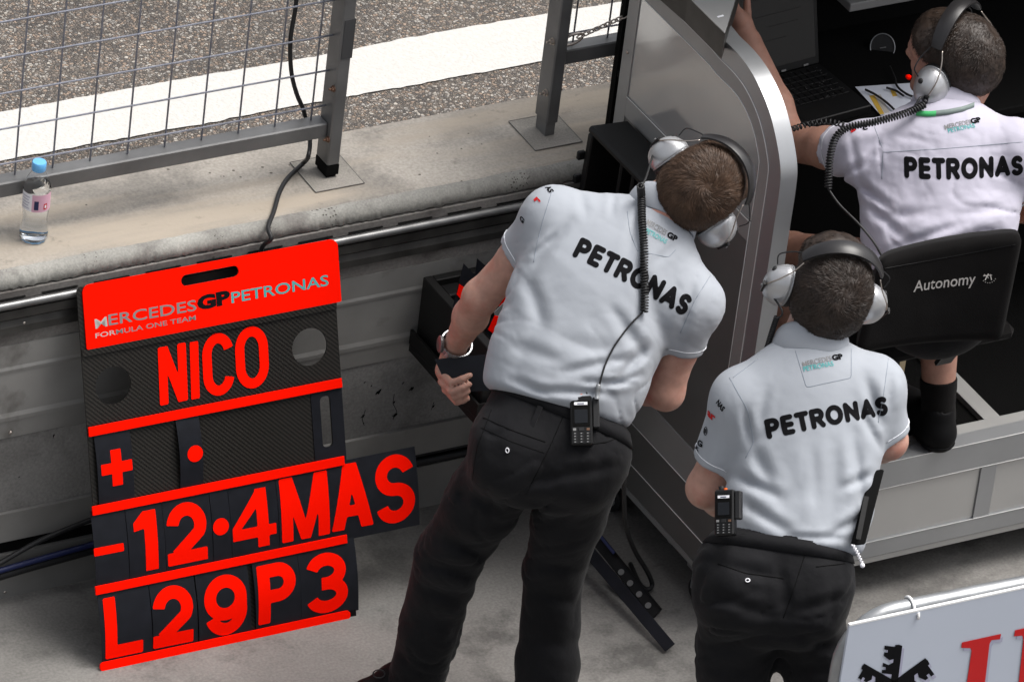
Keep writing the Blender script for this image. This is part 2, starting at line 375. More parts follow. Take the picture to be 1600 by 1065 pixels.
def surface(f, lo, hi, h, B=8):
    """block-sparse surface nets"""
    lo = np.array(lo, float); n = np.ceil((np.array(hi)-lo)/h/B).astype(int)*B+1
    nb = (n-1)//B
    cx = np.stack(np.meshgrid(*[np.arange(k) for k in nb], indexing='ij'), -1).reshape(-1, 3)
    cen = lo+(cx*B+B/2)*h
    fc = np.concatenate([f(cen[i:i+20000]) for i in range(0, len(cen), 20000)])
    G = np.empty(n, np.float32)
    up = np.where(fc > 0, 1.0, -1.0).reshape(nb)
    G[:] = 1
    G[:-1, :-1, :-1] = np.repeat(np.repeat(np.repeat(up, B, 0), B, 1), B, 2)
    keep = np.where(np.abs(fc) < B*h*1.3)[0]
    g = np.arange(B+1); loc = np.stack(np.meshgrid(g, g, g, indexing='ij'), -1).reshape(-1, 3)
    for s in range(0, len(keep), 60):
        kk = cx[keep[s:s+60]]*B; idx = (kk[:, None, :]+loc[None]).reshape(-1, 3)
        G[idx[:, 0], idx[:, 1], idx[:, 2]] = f(lo+idx*h)
    S = G < 0
    c = np.zeros(np.array(G.shape)-1, np.int8)
    for d in np.ndindex(2, 2, 2): c += S[d[0]:S.shape[0]-1+d[0], d[1]:S.shape[1]-1+d[1], d[2]:S.shape[2]-1+d[2]]
    cells = np.argwhere((c > 0) & (c < 8)); vid = np.full(c.shape, -1, np.int32); vid[tuple(cells.T)] = np.arange(len(cells))
    acc = np.zeros((len(cells), 3)); cnt = np.zeros(len(cells))
    cor = list(np.ndindex(2, 2, 2))
    for a in cor:
        for ax in range(3):
            if a[ax]: continue
            b = list(a); b[ax] = 1
            ga = G[tuple((cells+a).T)]; gb = G[tuple((cells+b).T)]; m = (ga < 0) != (gb < 0)
            t = np.where(m, ga/np.where(m, ga-gb, 1), 0); p = np.tile(np.array(a, float), (len(cells), 1)); p[:, ax] += t
            acc[m] += p[m]; cnt[m] += 1
    V = lo+(cells+acc/cnt[:, None])*h; F = []
    for ax in range(3):
        u, v = (ax+1) % 3, (ax+2) % 3
        sl = [slice(None)]*3; sl[ax] = slice(0, -1); sl2 = list(sl); sl2[ax] = slice(1, None)
        A_, B_ = S[tuple(sl)], S[tuple(sl2)]
        e = np.argwhere(A_ != B_); e = e[(e[:, u] > 0) & (e[:, v] > 0) & (e[:, u] < c.shape[u]) & (e[:, v] < c.shape[v])]
        if not len(e): continue
        sgn = A_[tuple(e.T)]
        du = np.zeros(3, int); du[u] = 1; dv = np.zeros(3, int); dv[v] = 1
        q = np.stack([vid[tuple((e-du-dv).T)], vid[tuple((e-dv).T)], vid[tuple(e.T)], vid[tuple((e-du).T)]], 1)
        q[~sgn] = q[~sgn][:, ::-1]; F.append(q)
    F = np.vstack(F); F = F[(F >= 0).all(1)]
    return V, F
def npmesh(name, V, F, mat, parent=None):
    org = V.mean(0); me = bpy.data.meshes.new(name); me.vertices.add(len(V)); me.vertices.foreach_set('co', (V-org).ravel())
    nf, k = F.shape; me.loops.add(nf*k); me.polygons.add(nf); me.loops.foreach_set('vertex_index', F.ravel().astype(np.int32))
    me.polygons.foreach_set('loop_start', np.arange(0, nf*k, k, dtype=np.int32))
    me.polygons.foreach_set('use_smooth', np.ones(nf, bool)); me.update(calc_edges=True); me.validate()
    me.materials.append(mat); o = bpy.data.objects.new(name, me); COL.objects.link(o)
    if parent is not None: o.parent = parent
    o.location = Vector(org-(wloc(parent) if parent is not None else 0)); return o
def bvh(V, F): return BVHTree.FromPolygons([tuple(v) for v in V], [tuple(map(int, f)) for f in F])
def bvh_boxV(V, F): return bvh(V, F)

# ------------------------------------------------------------------ flat shapes: glyphs as 2D fields, contoured to one clean sheet
def poly2(pts):
    pts = np.array(pts, float); area = sum(pts[i-1][0]*pts[i][1]-pts[i][0]*pts[i-1][1] for i in range(len(pts)))
    if area < 0: pts = pts[::-1]
    def f(P):
        d = np.full(len(P), -1e9)
        for i in range(len(pts)):
            a, b = pts[i-1], pts[i]; e = (b-a)/np.linalg.norm(b-a); d = np.maximum(d, (P-a) @ np.array((e[1], -e[0])))
        return d
    return f
def seg2(a, b, w): 
    a, b = np.array(a, float), np.array(b, float); e = (b-a)/np.linalg.norm(b-a); n = np.array((-e[1], e[0]))*w/2
    return poly2([a-n, b-n, b+n, a+n])
def path2(pts, w, rnd=False, closed=False, scale=None):
    pts = np.array(pts, float)
    if closed: pts = np.vstack([pts, pts[:1]])
    def f(P):
        d = np.full(len(P), 1e9)
        for a, b in zip(pts[:-1], pts[1:]):
            ba = b-a; t = np.clip((P-a) @ ba/max(ba @ ba, 1e-12), 0, 1); d = np.minimum(d, np.linalg.norm(P-a-t[:, None]*ba, axis=1))
        d = d-w/2
        if not rnd and not closed:
            for a, b in ((pts[0], pts[1]), (pts[-1], pts[-2])):
                e = (a-b)/np.linalg.norm(a-b); s = (P-a) @ e
                near = np.linalg.norm(P-a, axis=1) < w*.8
                d = np.where(near, np.maximum(d, s), d)
        return d
    return f
def arc(cx, cy, rx, ry, a0, a1, n=20): return [(cx+rx*math.cos(math.radians(a0+(a1-a0)*i/n)), cy+ry*math.sin(math.radians(a0+(a1-a0)*i/n))) for i in range(n+1)]
def U2(*fs): return lambda P: np.minimum.reduce([g(P) for g in fs])
def diff2(a, b): return lambda P: np.maximum(a(P), -b(P))
def contour2(f, lo, hi, h):
    nx, ny = [int(math.ceil((hi[i]-lo[i])/h))+1 for i in (0, 1)]
    X, Y = np.meshgrid(lo[0]+np.arange(nx)*h, lo[1]+np.arange(ny)*h, indexing='ij')
    G = f(np.stack([X.ravel(), Y.ravel()], 1)).reshape(nx, ny); G[G == 0] = 1e-9
    V = []; key = {}; F = []
    def vert(k, p):
        if k not in key: key[k] = len(V); V.append(p)
        return key[k]
    S = G < 0; act = S[:-1, :-1] | S[1:, :-1] | S[1:, 1:] | S[:-1, 1:]
    for i, j in np.argwhere(act):
        cs = [(i, j), (i+1, j), (i+1, j+1), (i, j+1)]; out = []
        for a in range(4):
            p, q = cs[a], cs[(a+1) % 4]
            if S[p]: out.append(vert(p, (X[p], Y[p])))
            if S[p] != S[q]:
                t = G[p]/(G[p]-G[q]); kk = ('e',)+(p+q if p < q else q+p)
                out.append(vert(kk, (X[p]+(X[q]-X[p])*t, Y[p]+(Y[q]-Y[p])*t)))
        if len(out) > 2: F.append(out)
    return np.array(V), F
def glyph(ch, W, w, rnd=False):
    """glyph field in a box of width W and height 1, stroke w"""
    h = w/2; a, b, t, c = h, W-h, 1-h, W/2; rx = c-h
    K = lambda p, **k: path2(p, w, rnd, **k)
    def st(x, y0=0, y1=1):
        return K([(x, h if (rnd and y0 == 0) else y0), (x, t if (rnd and y1 == 1) else y1)])
    def hz(y, x0, x1): return K([(x0 if not rnd else max(x0, h), y), (x1 if not rnd else min(x1, W-h), y)])
    R = min(rx, .27-h*.2)
    if ch == 'I': return st(c)
    if ch == '-': return hz(.5, 0, W)
    if ch == '+': return U2(seg2((0, .5), (W, .5), w), seg2((c, .5-W/2*1.1), (c, .5+W/2*1.1), w))
    if ch == 'L': return U2(st(a), hz(h, 0, W))
    if ch == 'T': return U2(st(c), hz(t, 0, W))
    if ch == 'E': return U2(st(a), hz(h, 0, W), hz(t, 0, W), hz(.5, 0, W*.92))
    if ch == 'F': return U2(st(a), hz(t, 0, W), hz(.5, 0, W*.88))
    if ch in 'PR':
        m = .46 if ch == 'P' else .48; r = (t-m)/2; rr = min(r, b-a)
        g = [st(a), K([(a, t), (b-rr, t)]+arc(b-rr, m+r, rr, r, 90, -90)+[(a, m)])]
        if ch == 'R': g.append(poly2([(c-w*.35, m), (c+w*.62, m), (W+.02, 0), (W-w*1.12, 0)]) if not rnd else K([(c, m), (b, h)]))
        return U2(*g)
    if ch == 'N': 
        if rnd: return U2(st(a), st(b), K([(a, t), (b, h)]))
        return U2(st(a), st(b), poly2([(0, 1), (w*1.12, 1), (W, 0), (W-w*1.12, 0)]))
    if ch == 'M':
        return U2(st(a), st(b), poly2([(0, 1), (w*1.15, 1), (c+w*.42, 0), (c-w*.42, 0)]), poly2([(W, 1), (W-w*1.15, 1), (c-w*.42, 0), (c+w*.42, 0)]))
    if ch == 'A':
        if rnd: return U2(K([(a, h), (c, t), (b, h)]), K([(c-rx*.6, .32), (c+rx*.6, .32)]))
        return U2(poly2([(0, 0), (w*1.02, 0), (c+w*.55, 1), (c-w*.55, 1)]), poly2([(W, 0), (W-w*1.02, 0), (c-w*.55, 1), (c+w*.55, 1)]), seg2((W*.2, .28), (W*.8, .28), w*.85))
    if ch == 'U': return K([(a, 1)]+arc(c, h+rx*.9, rx, rx*.9, 180, 360)+[(b, 1)])
    if ch in 'OD0':
        ry = min(.5-h, rx*1.35) if not rnd else min(.5-h, rx*1.1)
        return K(arc(c, t-ry, rx, ry, 0, 180)+arc(c, h+ry, rx, ry, 180, 360), closed=True)
    if ch in 'CG':
        ry = min(.5-h, rx*1.35)
        g = [K(arc(c, t-ry, rx, ry, 15, 180)+arc(c, h+ry, rx, ry, 180, 345))]
        if ch == 'G': g += [K([(c, .46), (b, .46), (b, h+ry*.6)])]
        return U2(*g)
    if ch == 'S':
        ry = (1-w)/4
        if rnd: return K(arc(c, t-ry, rx, ry, 38, 270, 26)+arc(c, h+ry, rx, ry, 90, -142, 26)[1:])
        return K(arc(c, t-ry, rx, ry, 12, 270, 26)+arc(c, h+ry, rx, ry, 90, -168, 26)[1:])
    if ch == '1': return U2(st(W-h), poly2([(W-h, 1), (W-w, 1), (W*.12, .83), (W*.12, .83-w*.62), (W-h, .74)])) 
    if ch == '2':
        ry = min(.27, rx*1.15)
        return U2(K(arc(c, t-ry, rx, ry, 172, -30, 26)+[(a+w*.25, h+.05)]), hz(h, 0, W))
    if ch == '3':
        ry = (1-w)/4
        return U2(K(arc(c*.98, t-ry, rx*.94, ry, 165, -90, 26)), K(arc(c, h+ry, rx, ry, 90, -165, 26)), hz(.5, c*.75, c))
    if ch == '4': 
        x = W*.70
        return U2(st(x), seg2((0, .24+h*.3), (W, .24+h*.3), w*.9), poly2([(0, .2), (0, .2+w*.95), (x-w*.35, 1), (x+h, 1), (x+h, .9)]))
    if ch == '9':
        ry = .27
        return U2(K(arc(c, t-ry, rx, ry, 0, 360, 36), closed=True), K([(b, t-ry)]+arc(c, h+ry*1.15, rx, ry*1.15, 8, -160, 26)))
    return st(c)
GC = {}
def glyph_mesh(ch, W, w, rnd=False, h=.03):
    k = (ch, round(W, 3), round(w, 3), rnd, h)
    if k not in GC: GC[k] = contour2(glyph(ch, W, w, rnd), (-.08, -.08), (W+.08, 1.08), h)
    return GC[k]
def sheet(name, V2, F, fr, thick, mat, parent):
    """flat outline -> thin solid; fr maps (u,v,n) to world"""
    V2 = np.array(V2); n = len(V2); top = [fr(x, y, thick) for x, y in V2]; bot = [fr(x, y, 0) for x, y in V2]
    ed = {}
    for f in F:
        for i in range(len(f)): ed[(f[i-1], f[i])] = 1
    FF = [list(f) for f in F]+[[i+n for i in f[::-1]] for f in F]
    for (a, b) in ed:
        if (b, a) not in ed: FF.append([b, a, a+n, b+n])
    o = mk(name, top+bot, FF, mat, parent); return o
def font_text(s, size=1.0, xs=1.0, bold=0.0, shear=0.0, space=1.0):
    """built-in typeface -> 2D triangles (V, F), baseline at 0, height in units of 'size'"""
    cu = bpy.data.curves.new('lettering', 'FONT'); cu.body = s; cu.size = size; cu.offset = bold; cu.shear = shear; cu.space_character = space; cu.resolution_u = 3
    o = bpy.data.objects.new('lettering', cu); COL.objects.link(o); dg = bpy.context.evaluated_depsgraph_get(); dg.update()
    me = bpy.data.meshes.new_from_object(o.evaluated_get(dg)); V = np.array([v.co[:2] for v in me.vertices]); F = [list(p.vertices) for p in me.polygons]
    COL.objects.unlink(o); bpy.data.objects.remove(o); bpy.data.curves.remove(cu); bpy.data.meshes.remove(me)
    V = V*np.array((xs, 1.0)); V[:, 0] -= V[:, 0].min()
    return V, F
# ------------------------------------------------------------------ ground
def ground(name, x0, x1, y0, y1, z, mat, nx=1):
    o = mk(name, [(x0,y0,z),(x1,y0,z),(x1,y1,z),(x0,y1,z)], [(0,1,2,3)], mat); tag(o, kind='structure'); return o
ground('pit_lane_floor', -60, 60, -60, 0.12, 0.0, M['floor'])
ground('track', -60, 60, 0.12, 120, 0.002, M['asphalt'])
# painted line with worn edges
V = []; F = []
xs = np.arange(-8, 16, .02)
e0 = np.cumsum(rng.normal(0, .0012, len(xs))); e0 -= np.convolve(e0, np.ones(60)/60, 'same'); e1 = np.roll(e0, 300)*1.1
for i, x in enumerate(xs):
    V += [(x, 1.672+e0[i]+rng.normal(0, .0012), .006), (x, 1.880+e1[i]+rng.normal(0, .0012), .006)]
    if i: F.append((2*i-2, 2*i, 2*i+1, 2*i-1))
line = mk('track_line', V, F, M['line']); tag(line, kind='structure')

# ------------------------------------------------------------------ pit wall
wall = empty('pit_wall', (0, 0.16, 0), 'concrete pit wall with brushed steel cladding and silver rail on its front', 'wall')
X0, X1 = -6.0, 9.0; ZT = .85
b = MB(); b.prism([(X0, .012, .02), (X0, .012, .845-.035), (X0, .02, .84), (X0, .045, ZT), (X0, .312, ZT), (X0, .325, ZT-.01), (X0, .325, .0)], (X1-X0, 0, 0))
core = b.build('coping', M['coping'], wall)
# chipped arris strip: irregular band along the front edge
V = []; F = []; xs = np.arange(-3, 4, .008)
n1 = np.cumsum(rng.normal(0, .0009, len(xs))); n1 -= np.convolve(n1, np.ones(30)/30, 'same')
n2 = np.roll(n1, 117)
prof = [(.036, ZT+.0012), (.022, ZT+.0008), (.009, ZT-.010), (.004, ZT-.030), (.0095, ZT-.034)]
for i, x in enumerate(xs):
    for k, (y, z) in enumerate(prof):
        j = (n1[i] if k < 2 else n2[i])*(.8 if k in (0, 3) else .4)
        V.append((x, y+(j if k < 2 else rng.normal(0, .0012)), z+(j if k > 2 else 0)+(rng.normal(0, .0016)-(.004*max(0, math.sin(x*61+3*math.sin(x*23)))*rng.random()) if 1 < k < 4 else 0)))
    if i: F += [((i-1)*5+k, (i-1)*5+k+1, i*5+k+1, i*5+k) for k in range(4)]
mk('chipped_edge', V, F, M['rough_edge'], wall, True)
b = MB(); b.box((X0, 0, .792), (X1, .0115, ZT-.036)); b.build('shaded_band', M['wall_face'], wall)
# steel profile: rail tube + ledge strip
for k in range(-4, 9):
    xa = .196+k*.93; 
    b = MB(); b.tube([(xa+.003, -.010, .786), (xa+.927, -.010, .786)], .0095, 12); b.box((xa+.002, -.002, .776), (xa+.928, .010, .7905)); b.build('rail', M['steel_rail'], wall, 'auto')
b = MB()
x = -3.0
while x < 5:
    b.box((x, -.004, .7965), (x+.085, .009, .7985)); x += .125
b.build('slot_strip', M['black_matte'], wall)
b = MB(); b.prism([(X0, .010, .775), (X0, -.012, .772), (X0, -.014, .752), (X0, -.004, .742), (X0, -.010, .728), (X0, -.012, .712), (X0, .010, .708)], (X1-X0, 0, 0)); b.build('dark_profile', M['dark_rail'], wall)
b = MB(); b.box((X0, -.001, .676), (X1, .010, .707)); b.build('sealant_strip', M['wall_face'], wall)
# cladding sheets (upper: two bands with a fold line), joints between lengths
for k, (xa, xb) in enumerate([(-4, -.62), (-.615, .87), (.875, 2.2), (2.205, 5)]):
    b = MB(); b.prism([(xa, .010, .6755), (xa, -.003, .6755), (xa, -.004, .620), (xa, -.0065, .613), (xa, -.006, .606), (xa, .010, .606)], (xb-xa, 0, 0)); b.build('cladding_sheet', M['steel_clad'], wall)
    b = MB(); b.prism([(xa, .010, .605), (xa, -.004, .605), (xa, -.006, .500), (xa, -.009, .490), (xa, -.0085, .480), (xa, -.006, .478), (xa, -.004, .432), (xa, .010, .432)], (xb-xa, 0, 0)); b.build('cladding_sheet', M['steel_clad'], wall)
b = MB(); b.box((X0, -.001, .232), (X1, .0115, .431)); lowp = b.build('concrete_panel', M['low_conc'], wall)
b = MB(); b.box((X0, -.010, .155), (X1, .0115, .2315)); b.build('lower_kick', M['steel_clad'], wall)
b = MB(); b.box((X0, .002, .118), (X1, .0115, .1545)); b.build('cable_recess', M['black_matte'], wall)
b = MB(); b.box((X0, -.008, .0), (X1, .0115, .1175)); b.build('base_strip', M['steel_clad'], wall)
def onwall(px_, py_, y=-.004): return at(px_, py_, Y=y)
for p in ((673, 382), (38, 505), (657, 548), (17, 676), (8, 925)):
    q = onwall(*p, y=-.008); b = MB(); b.lathe([(.0045, 0), (.004, .003), (.001, .0045)], q+np.array((0, .003, 0)), (0, -1, 0), 10); b.build('screw', M['bolt'], wall, True)
# gouges in the concrete panel
for (x, y, s) in ((592, 612, 1.3), (643, 607, 1.1), (567, 650, 1), (617, 648, 1.3), (616, 628, .6), (570, 597, .5), (580, 603, .5), (630, 598, .5), (677, 635, .7), (568, 661, .4), (30, 745, .4), (718, 620, .6), (84, 680, .6)):
    q = onwall(x, y, y=-.0012); pts = []
    for k in range(11):
        a = 2*PI*k/11; rr = .0042*s*(1+.9*rng.random()-.45); pts.append(q+np.array((math.cos(a)*rr+math.sin(a)*rr*.5, 0, math.sin(a)*rr*1.1)))
    b = MB(); b.prism(pts, (0, .0008, 0)); b.build('gouge', M['black_matte'], wall)
for pl in ([(571, 640), (566, 655), (569, 664)], [(616, 615), (614, 630), (620, 642), (614, 655)], [(678, 628), (674, 640)], [(85, 678), (83, 684)], [(640, 455), (642, 470)]):
    b = MB(); b.tube([onwall(*p, y=-.0012) for p in pl], .0007, 5); b.build('crack', M['black_matte'], wall)
# conduit and cable bundle in the recess
b = MB(); b.tube([(.36, -.012, .133), (1.6, -.012, .137)], .0085, 10); b.tube([(.36, -.004, .148), (1.6, -.004, .15)], .004, 8)
tag(b.build('conduit_pipe', M['rubber'], None, True), 'black conduit pipe running along the wall foot behind the standing man in the lean', 'pipe')
for pts, r, lab in (([(-1.6, -.02, .10), (-.75, -.03, .095), (-.60, -.035, .11), (-.45, -.03, .16), (-.2, -.02, .2)], .006, 'thin black cable rising from the bundle toward the red board'),
                    ([(-1.7, -.02, .085), (-.8, -.03, .07), (-.45, -.03, .09), (.1, -.02, .12)], .010, 'thicker black cable lowest in the bundle at the foot of the wall'),
                    ([(-1.7, -.035, .10), (-.8, -.04, .09), (-.5, -.035, .105), (.05, -.02, .135)], .007, 'dark blue tinted cable on top of the bundle at the wall foot')):
    b = MB(); b.tube(bez(pts, 10), r, 8); tag(b.build('cable', M['blue'] if 'blue' in lab else M['rubber'], None, True), lab, 'cable', 'cables lying along the wall foot')

# ------------------------------------------------------------------ catch fence, left bay
YF = .177; PX, PY = .0155, .0278
def post(px_c, ztop, name_par, sleeve=.006, tape=False, wid=.040, base=True):
    c = at(*px_c, Z=ZT); x, y = c[0]+.005, .168
    b = MB(); b.box((x-.012, y-.022, ZT), (x+.012, y+.022, ZT+.06)); b.build('stub', M['black_matte'] if tape else M['steel_post'], name_par)
    b = MB(); b.box((x-PX, y-PY, ZT+.035), (x+PX, y+PY, ztop), .003); b.build('post', M['steel_post'], name_par)
    b = MB(); p = [(x-.062, y-.070, ZT+.0012), (x+.060, y-.070, ZT+.0012), (x+.062, y+.062, ZT+.0012), (x-.060, y+.062, ZT+.0012)]
    b.prism(p, (0, 0, .0012)); b.build('mortar_pad', M['patch'], name_par)
    b = MB(); 
    for k in range(4): b.bar(np.array(p[k])+(0, 0, .0012), np.array(p[(k+1) % 4])+(0, 0, .0012), .0014, .0016)
    b.build('pad_joint', M['wall_face'], name_par)
    return np.array((x, y))
fence = empty('mesh_fence', (.26, .168, ZT), 'grey steel fence bay with wide wire mesh behind the water bottle', 'fence', 'catch fence bays on the pit wall')
pL = post((499, 262), 2.3, fence, tape=True)
b2 = MB(); zz = at(530, 60, Y=pL[1]-.026)[2]; b2.box((pL[0]-.010, pL[1]-PY-.0014, zz-.055), (pL[0]+PX+.001, pL[1]-PY-.0002, zz+.045)); b2.box((pL[0]+PX+.0002, pL[1]-PY-.0014, zz-.055), (pL[0]+PX+.0012, pL[1]+PY, zz+.045)); b2.build('tape_patch', M['tape'], fence)
b = MB(); b.box((-5, YF-.022, .952), (pL[0]-PX-.0002, YF+.018, .990), .003); b.build('bottom_rail', M['steel_post'], fence)
xs = np.arange(-4.03, pL[0]-.03, .0905)+0.005
for i, x in enumerate(xs):
    if x > -1.0:
        b = MB(); b.tube([(x, YF+.003, .985), (x+.004, YF+.003, 2.3)], .0022, 6); b.build('wire', M['wire'], fence, True)
for k in range(14):
    z = 1.026+k*.0905; b = MB(); b.tube([(-5, YF, z+.004), (pL[0]-PX, YF, z-.002)], .0022, 6); b.build('wire', M['wire'], fence, True)
def hexbolt(q, ax, mat, par, r=.0075, ln=.008):
    b = MB(); b.lathe([(r*1.35, 0), (r*1.35, .0015)], q, ax, 14); b.lathe([(r, .0015), (r, ln)], q, ax, 6); b.lathe([(r*.45, ln), (r*.45, ln*2.1)], q, ax, 8); b.build('bolt', mat, par)
for p in ((503, 134), (489, 214)):
    q = at(*p, Y=pL[1]); hexbolt((pL[0]-PX, pL[1]-.02, q[2]), (-1, 0, 0), M['rust'], fence, .006, .006)
# right bay
fence2 = empty('mesh_fence', (.82, .168, ZT), 'grey steel fence bay with bolted post and chain beside the timing stand', 'fence', 'catch fence bays on the pit wall')
pR = post((845, 203), 2.3, fence2)
for p in ((848, 67), (838, 147)):
    q = at(*p, Y=pR[1]-.01); hexbolt((pR[0]-PX, pR[1]-.012, q[2]), (-1, 0, 0), M['bolt'], fence2, .0065)
q = at(871, 141, Y=pR[1]); hexbolt((pR[0]+PX, pR[1], q[2]), (1, 0, 0), M['rust'], fence2, .005)
b = MB(); zr = at(900, 88, Y=YF-.02)[2]; b.box((pR[0]+PX+.0002, YF-.022, zr-.018), (6, YF+.018, zr+.020), .003); b.build('bottom_rail', M['steel_post'], fence2)
for i in range(40):
    x = pR[0]+.052+i*.0905; b = MB(); b.tube([(x, YF+.003, zr+.018), (x+.004, YF+.003, 2.3)], .0022, 6)
    if i < 8: b.build('wire', M['wire'], fence2, True)
for k in range(14):
    z = zr+.050+k*.0905; b = MB(); b.tube([(pR[0]+PX, YF, z), (4, YF, z)], .0022, 6); b.build('wire', M['wire'], fence2, True)
# chain between post and stand
ch = empty('chain', at(900, 66, Y=.165), 'short steel chain with snap hook tied from the fence post to the timing stand', 'chain')
A = at(882, 68, Y=.150); B_ = at(985, 22, Y=.10); d = nrm(B_-A)
b = MB(); n0 = nrm(np.cross(d, (0, 1, 0)))
hk = at(894, 62, Y=.15)
b.tube([hk+d*math.cos(a)*.026+n0*math.sin(a)*.013 for a in np.linspace(0, 2*PI, 21)[:-1]], .0035, 7, closed=True); b.build('snap_hook', M['bolt'], ch, True)
for k in range(9):
    c = A+d*(.040+k*.0135); s = n0 if k % 2 else nrm(np.cross(d, n0)); b = MB()
    b.tube([c+d*math.cos(a)*.0095+s*math.sin(a)*.005 for a in np.linspace(0, 2*PI, 15)[:-1]], .0018, 6, closed=True); b.build('link', M['bolt'], ch, True)

# cable looping over the rail beside the left post
P = [at(463, -80, Y=.19), at(463, 0, Y=.19), at(454, 60, Y=.185), at(455, 110, Y=.185), at(463, 145, Y=.19), at(475, 175, Y=.205), at(484, 215, Y=.20), at(482, 243, Y=.14), at(475, 254, Z=ZT+.018), at(450, 278, Z=ZT+.009), at(437, 300, Z=ZT+.008), at(428, 330, Z=ZT+.008), at(419, 355, Z=ZT+.008)]
q = P[-1]; P += [np.array((q[0]-.006, q[1]-.028, ZT-.004)), np.array((q[0]-.012, -.010, ZT-.04)), np.array((q[0]-.018, -.016, ZT-.09)), np.array((q[0]-.02, -.02, .60))]
b = MB(); b.tube(bez(P, 8), .0052, 8); tag(b.build('power_cable', M['rubber'], None, True), 'black cable hanging by the left fence post and crossing the concrete coping', 'cable')
b = MB(); b.box((pL[0]-.0152, pL[1]-.0275, ZT+.010), (pL[0]+.0152, pL[1]+.0275, ZT+.0348)); b.build('tape_wrap', M['black_matte'], fence)

# ------------------------------------------------------------------ bottle
bx = at(58, 379, Z=ZT); bt = empty('water_bottle', bx+(0, .022, 0), 'small clear water bottle with pale blue cap and pink label on the wall', 'bottle')
o = bx+np.array((0, .020, .0006)); R = .0315
prof = [(R*.55, .004), (R*.85, .0), (R*.98, .006), (R, .016), (R*.90, .035), (R*.86, .055), (R*.93, .075), (R*.97, .082), (R*.97, .128), (R*.93, .137), (R*.75, .155), (R*.50, .168), (.0135, .174), (.0135, .18)]
b = MB(); b.lathe(prof+[(r-.0009, max(h, .0015)) for r, h in prof[::-1]], o, n=40, cap=False); b.build('bottle_body', M['pet'], bt, True)
b = MB(); b.lathe([(r-.0012, h+.0022) for r, h in prof[1:10]], o, n=40); b.build('water', M['water'], bt, True)
b = MB(); b.lathe([(.0150, .1745), (.0160, .176), (.0160, .193), (.0145, .1955), (.001, .196)], o, n=40); b.build('cap', M['cap'], bt, 'auto')
def wrap(mat, z0, z1, a0, a1, r, nm):
    V = []; F = []
    for i in range(13):
        a = math.radians(a0+(a1-a0)*i/12)
        for z in (z0, z1): V.append(o+np.array((math.cos(a)*r, math.sin(a)*r, z)))
        if i: F.append((2*i-2, 2*i, 2*i+1, 2*i-1))
    mk(nm, V, F, mat, bt, True)
vd = math.degrees(math.atan2(-FW[1], -FW[0]))
wrap(M['label_white'], .084, .127, vd-75, vd-12, R*.985, 'label'); wrap(M['pink'], .084, .127, vd-12, vd+85, R*.985, 'label')
wrap(M['blue'], .090, .112, vd-2, vd+16, R*1.0, 'label_print'); wrap(M['logo_red'], .090, .104, vd+38, vd+54, R*1.0, 'label_print')
wrap(M['label_white'], .093, .101, vd+42, vd+50, R*1.01, 'label_print')
for k in range(5): wrap(M['logo_shadow'], .090+k*.007, .092+k*.007, vd-62, vd-22-5*(k % 2), R*1.0, 'label_print')
wrap(M['cap'], .001, .0045, 0, 360, R*.9, 'base_tint')

# ------------------------------------------------------------------ pit board
BL = at(153, 1045, Z=0.0); BR = at(543, 962, Z=0.0); TL0 = at(127, 443, Y=-.026)
bex = nrm(BR-BL); by_ = TL0-BL; bey = nrm(by_-bex*(by_ @ bex)); bn = np.cross(bex, bey)     # bn points to the viewer
if bn @ FW > 0: bn = -bn
BO = BL
def B2(px_, py_):
    d = ray(px_, py_); t = ((BO-CAM) @ bn)/(d @ bn); p = CAM+d*t-BO; return np.array((p @ bex, p @ bey))
def BW(u, v, n=0.0): return BO+bex*u+bey*v+bn*n
board = empty('pit_board', BL, 'tall black and red pit board leaning on the wall with NICO in red letters', 'sign')
TW = B2(525, 373)[0]; TL_, TR_ = B2(127, 445), B2(526, 373)
Lx = min(B2(131, 600)[0], TL_[0]); Rx = B2(527, 500)[0]
vT = (TL_[1]+TR_[1])/2
def vavg(a, b): return (B2(*a)[1]+B2(*b)[1])/2
rows = {'h0': vavg((131, 545), (527, 473)), 'b1t': vavg((136, 667), (532, 589)), 'b1b': vavg((137, 681), (532, 604)), 'b2t': vavg((141, 790), (536, 711)), 'b2b': vavg((142, 804), (536, 725)),
        'b3t': vavg((147, 915), (540, 833)), 'b3b': vavg((147, 929), (540, 846)), 'b4t': vavg((153, 1035), (545, 950)), 'b4b': vavg((158, 1047), (544, 965))}
def rrect(x0, y0, x1, y1, r):
    cx, cy, hx, hy = (x0+x1)/2, (y0+y1)/2, (x1-x0)/2-r, (y1-y0)/2-r
    return lambda P: np.linalg.norm(np.maximum(np.abs(P-(cx, cy))-(hx, hy), 0), axis=1)+np.minimum(np.maximum(np.abs(P[:, 0]-cx)-hx, np.abs(P[:, 1]-cy)-hy), 0)-r
def circ(c, r): return lambda P: np.linalg.norm(P-c, axis=1)-r
hc1, hc2 = B2(177, 602), B2(484, 542)
hcr = abs(B2(457, 548)[0]-B2(511, 538)[0])/2
sl0, sl1 = B2(501, 660), B2(518, 660)
slot = rrect(sl0[0]+.001, vavg((503, 700), (515, 697)), sl1[0], vavg((502, 618), (516, 618)), .010)
hL, hR = B2(282, 438), B2(372, 423)
hslot = rrect(hL[0], (hL[1]+hR[1])/2-.013, hR[0], (hL[1]+hR[1])/2+.013, .0125)
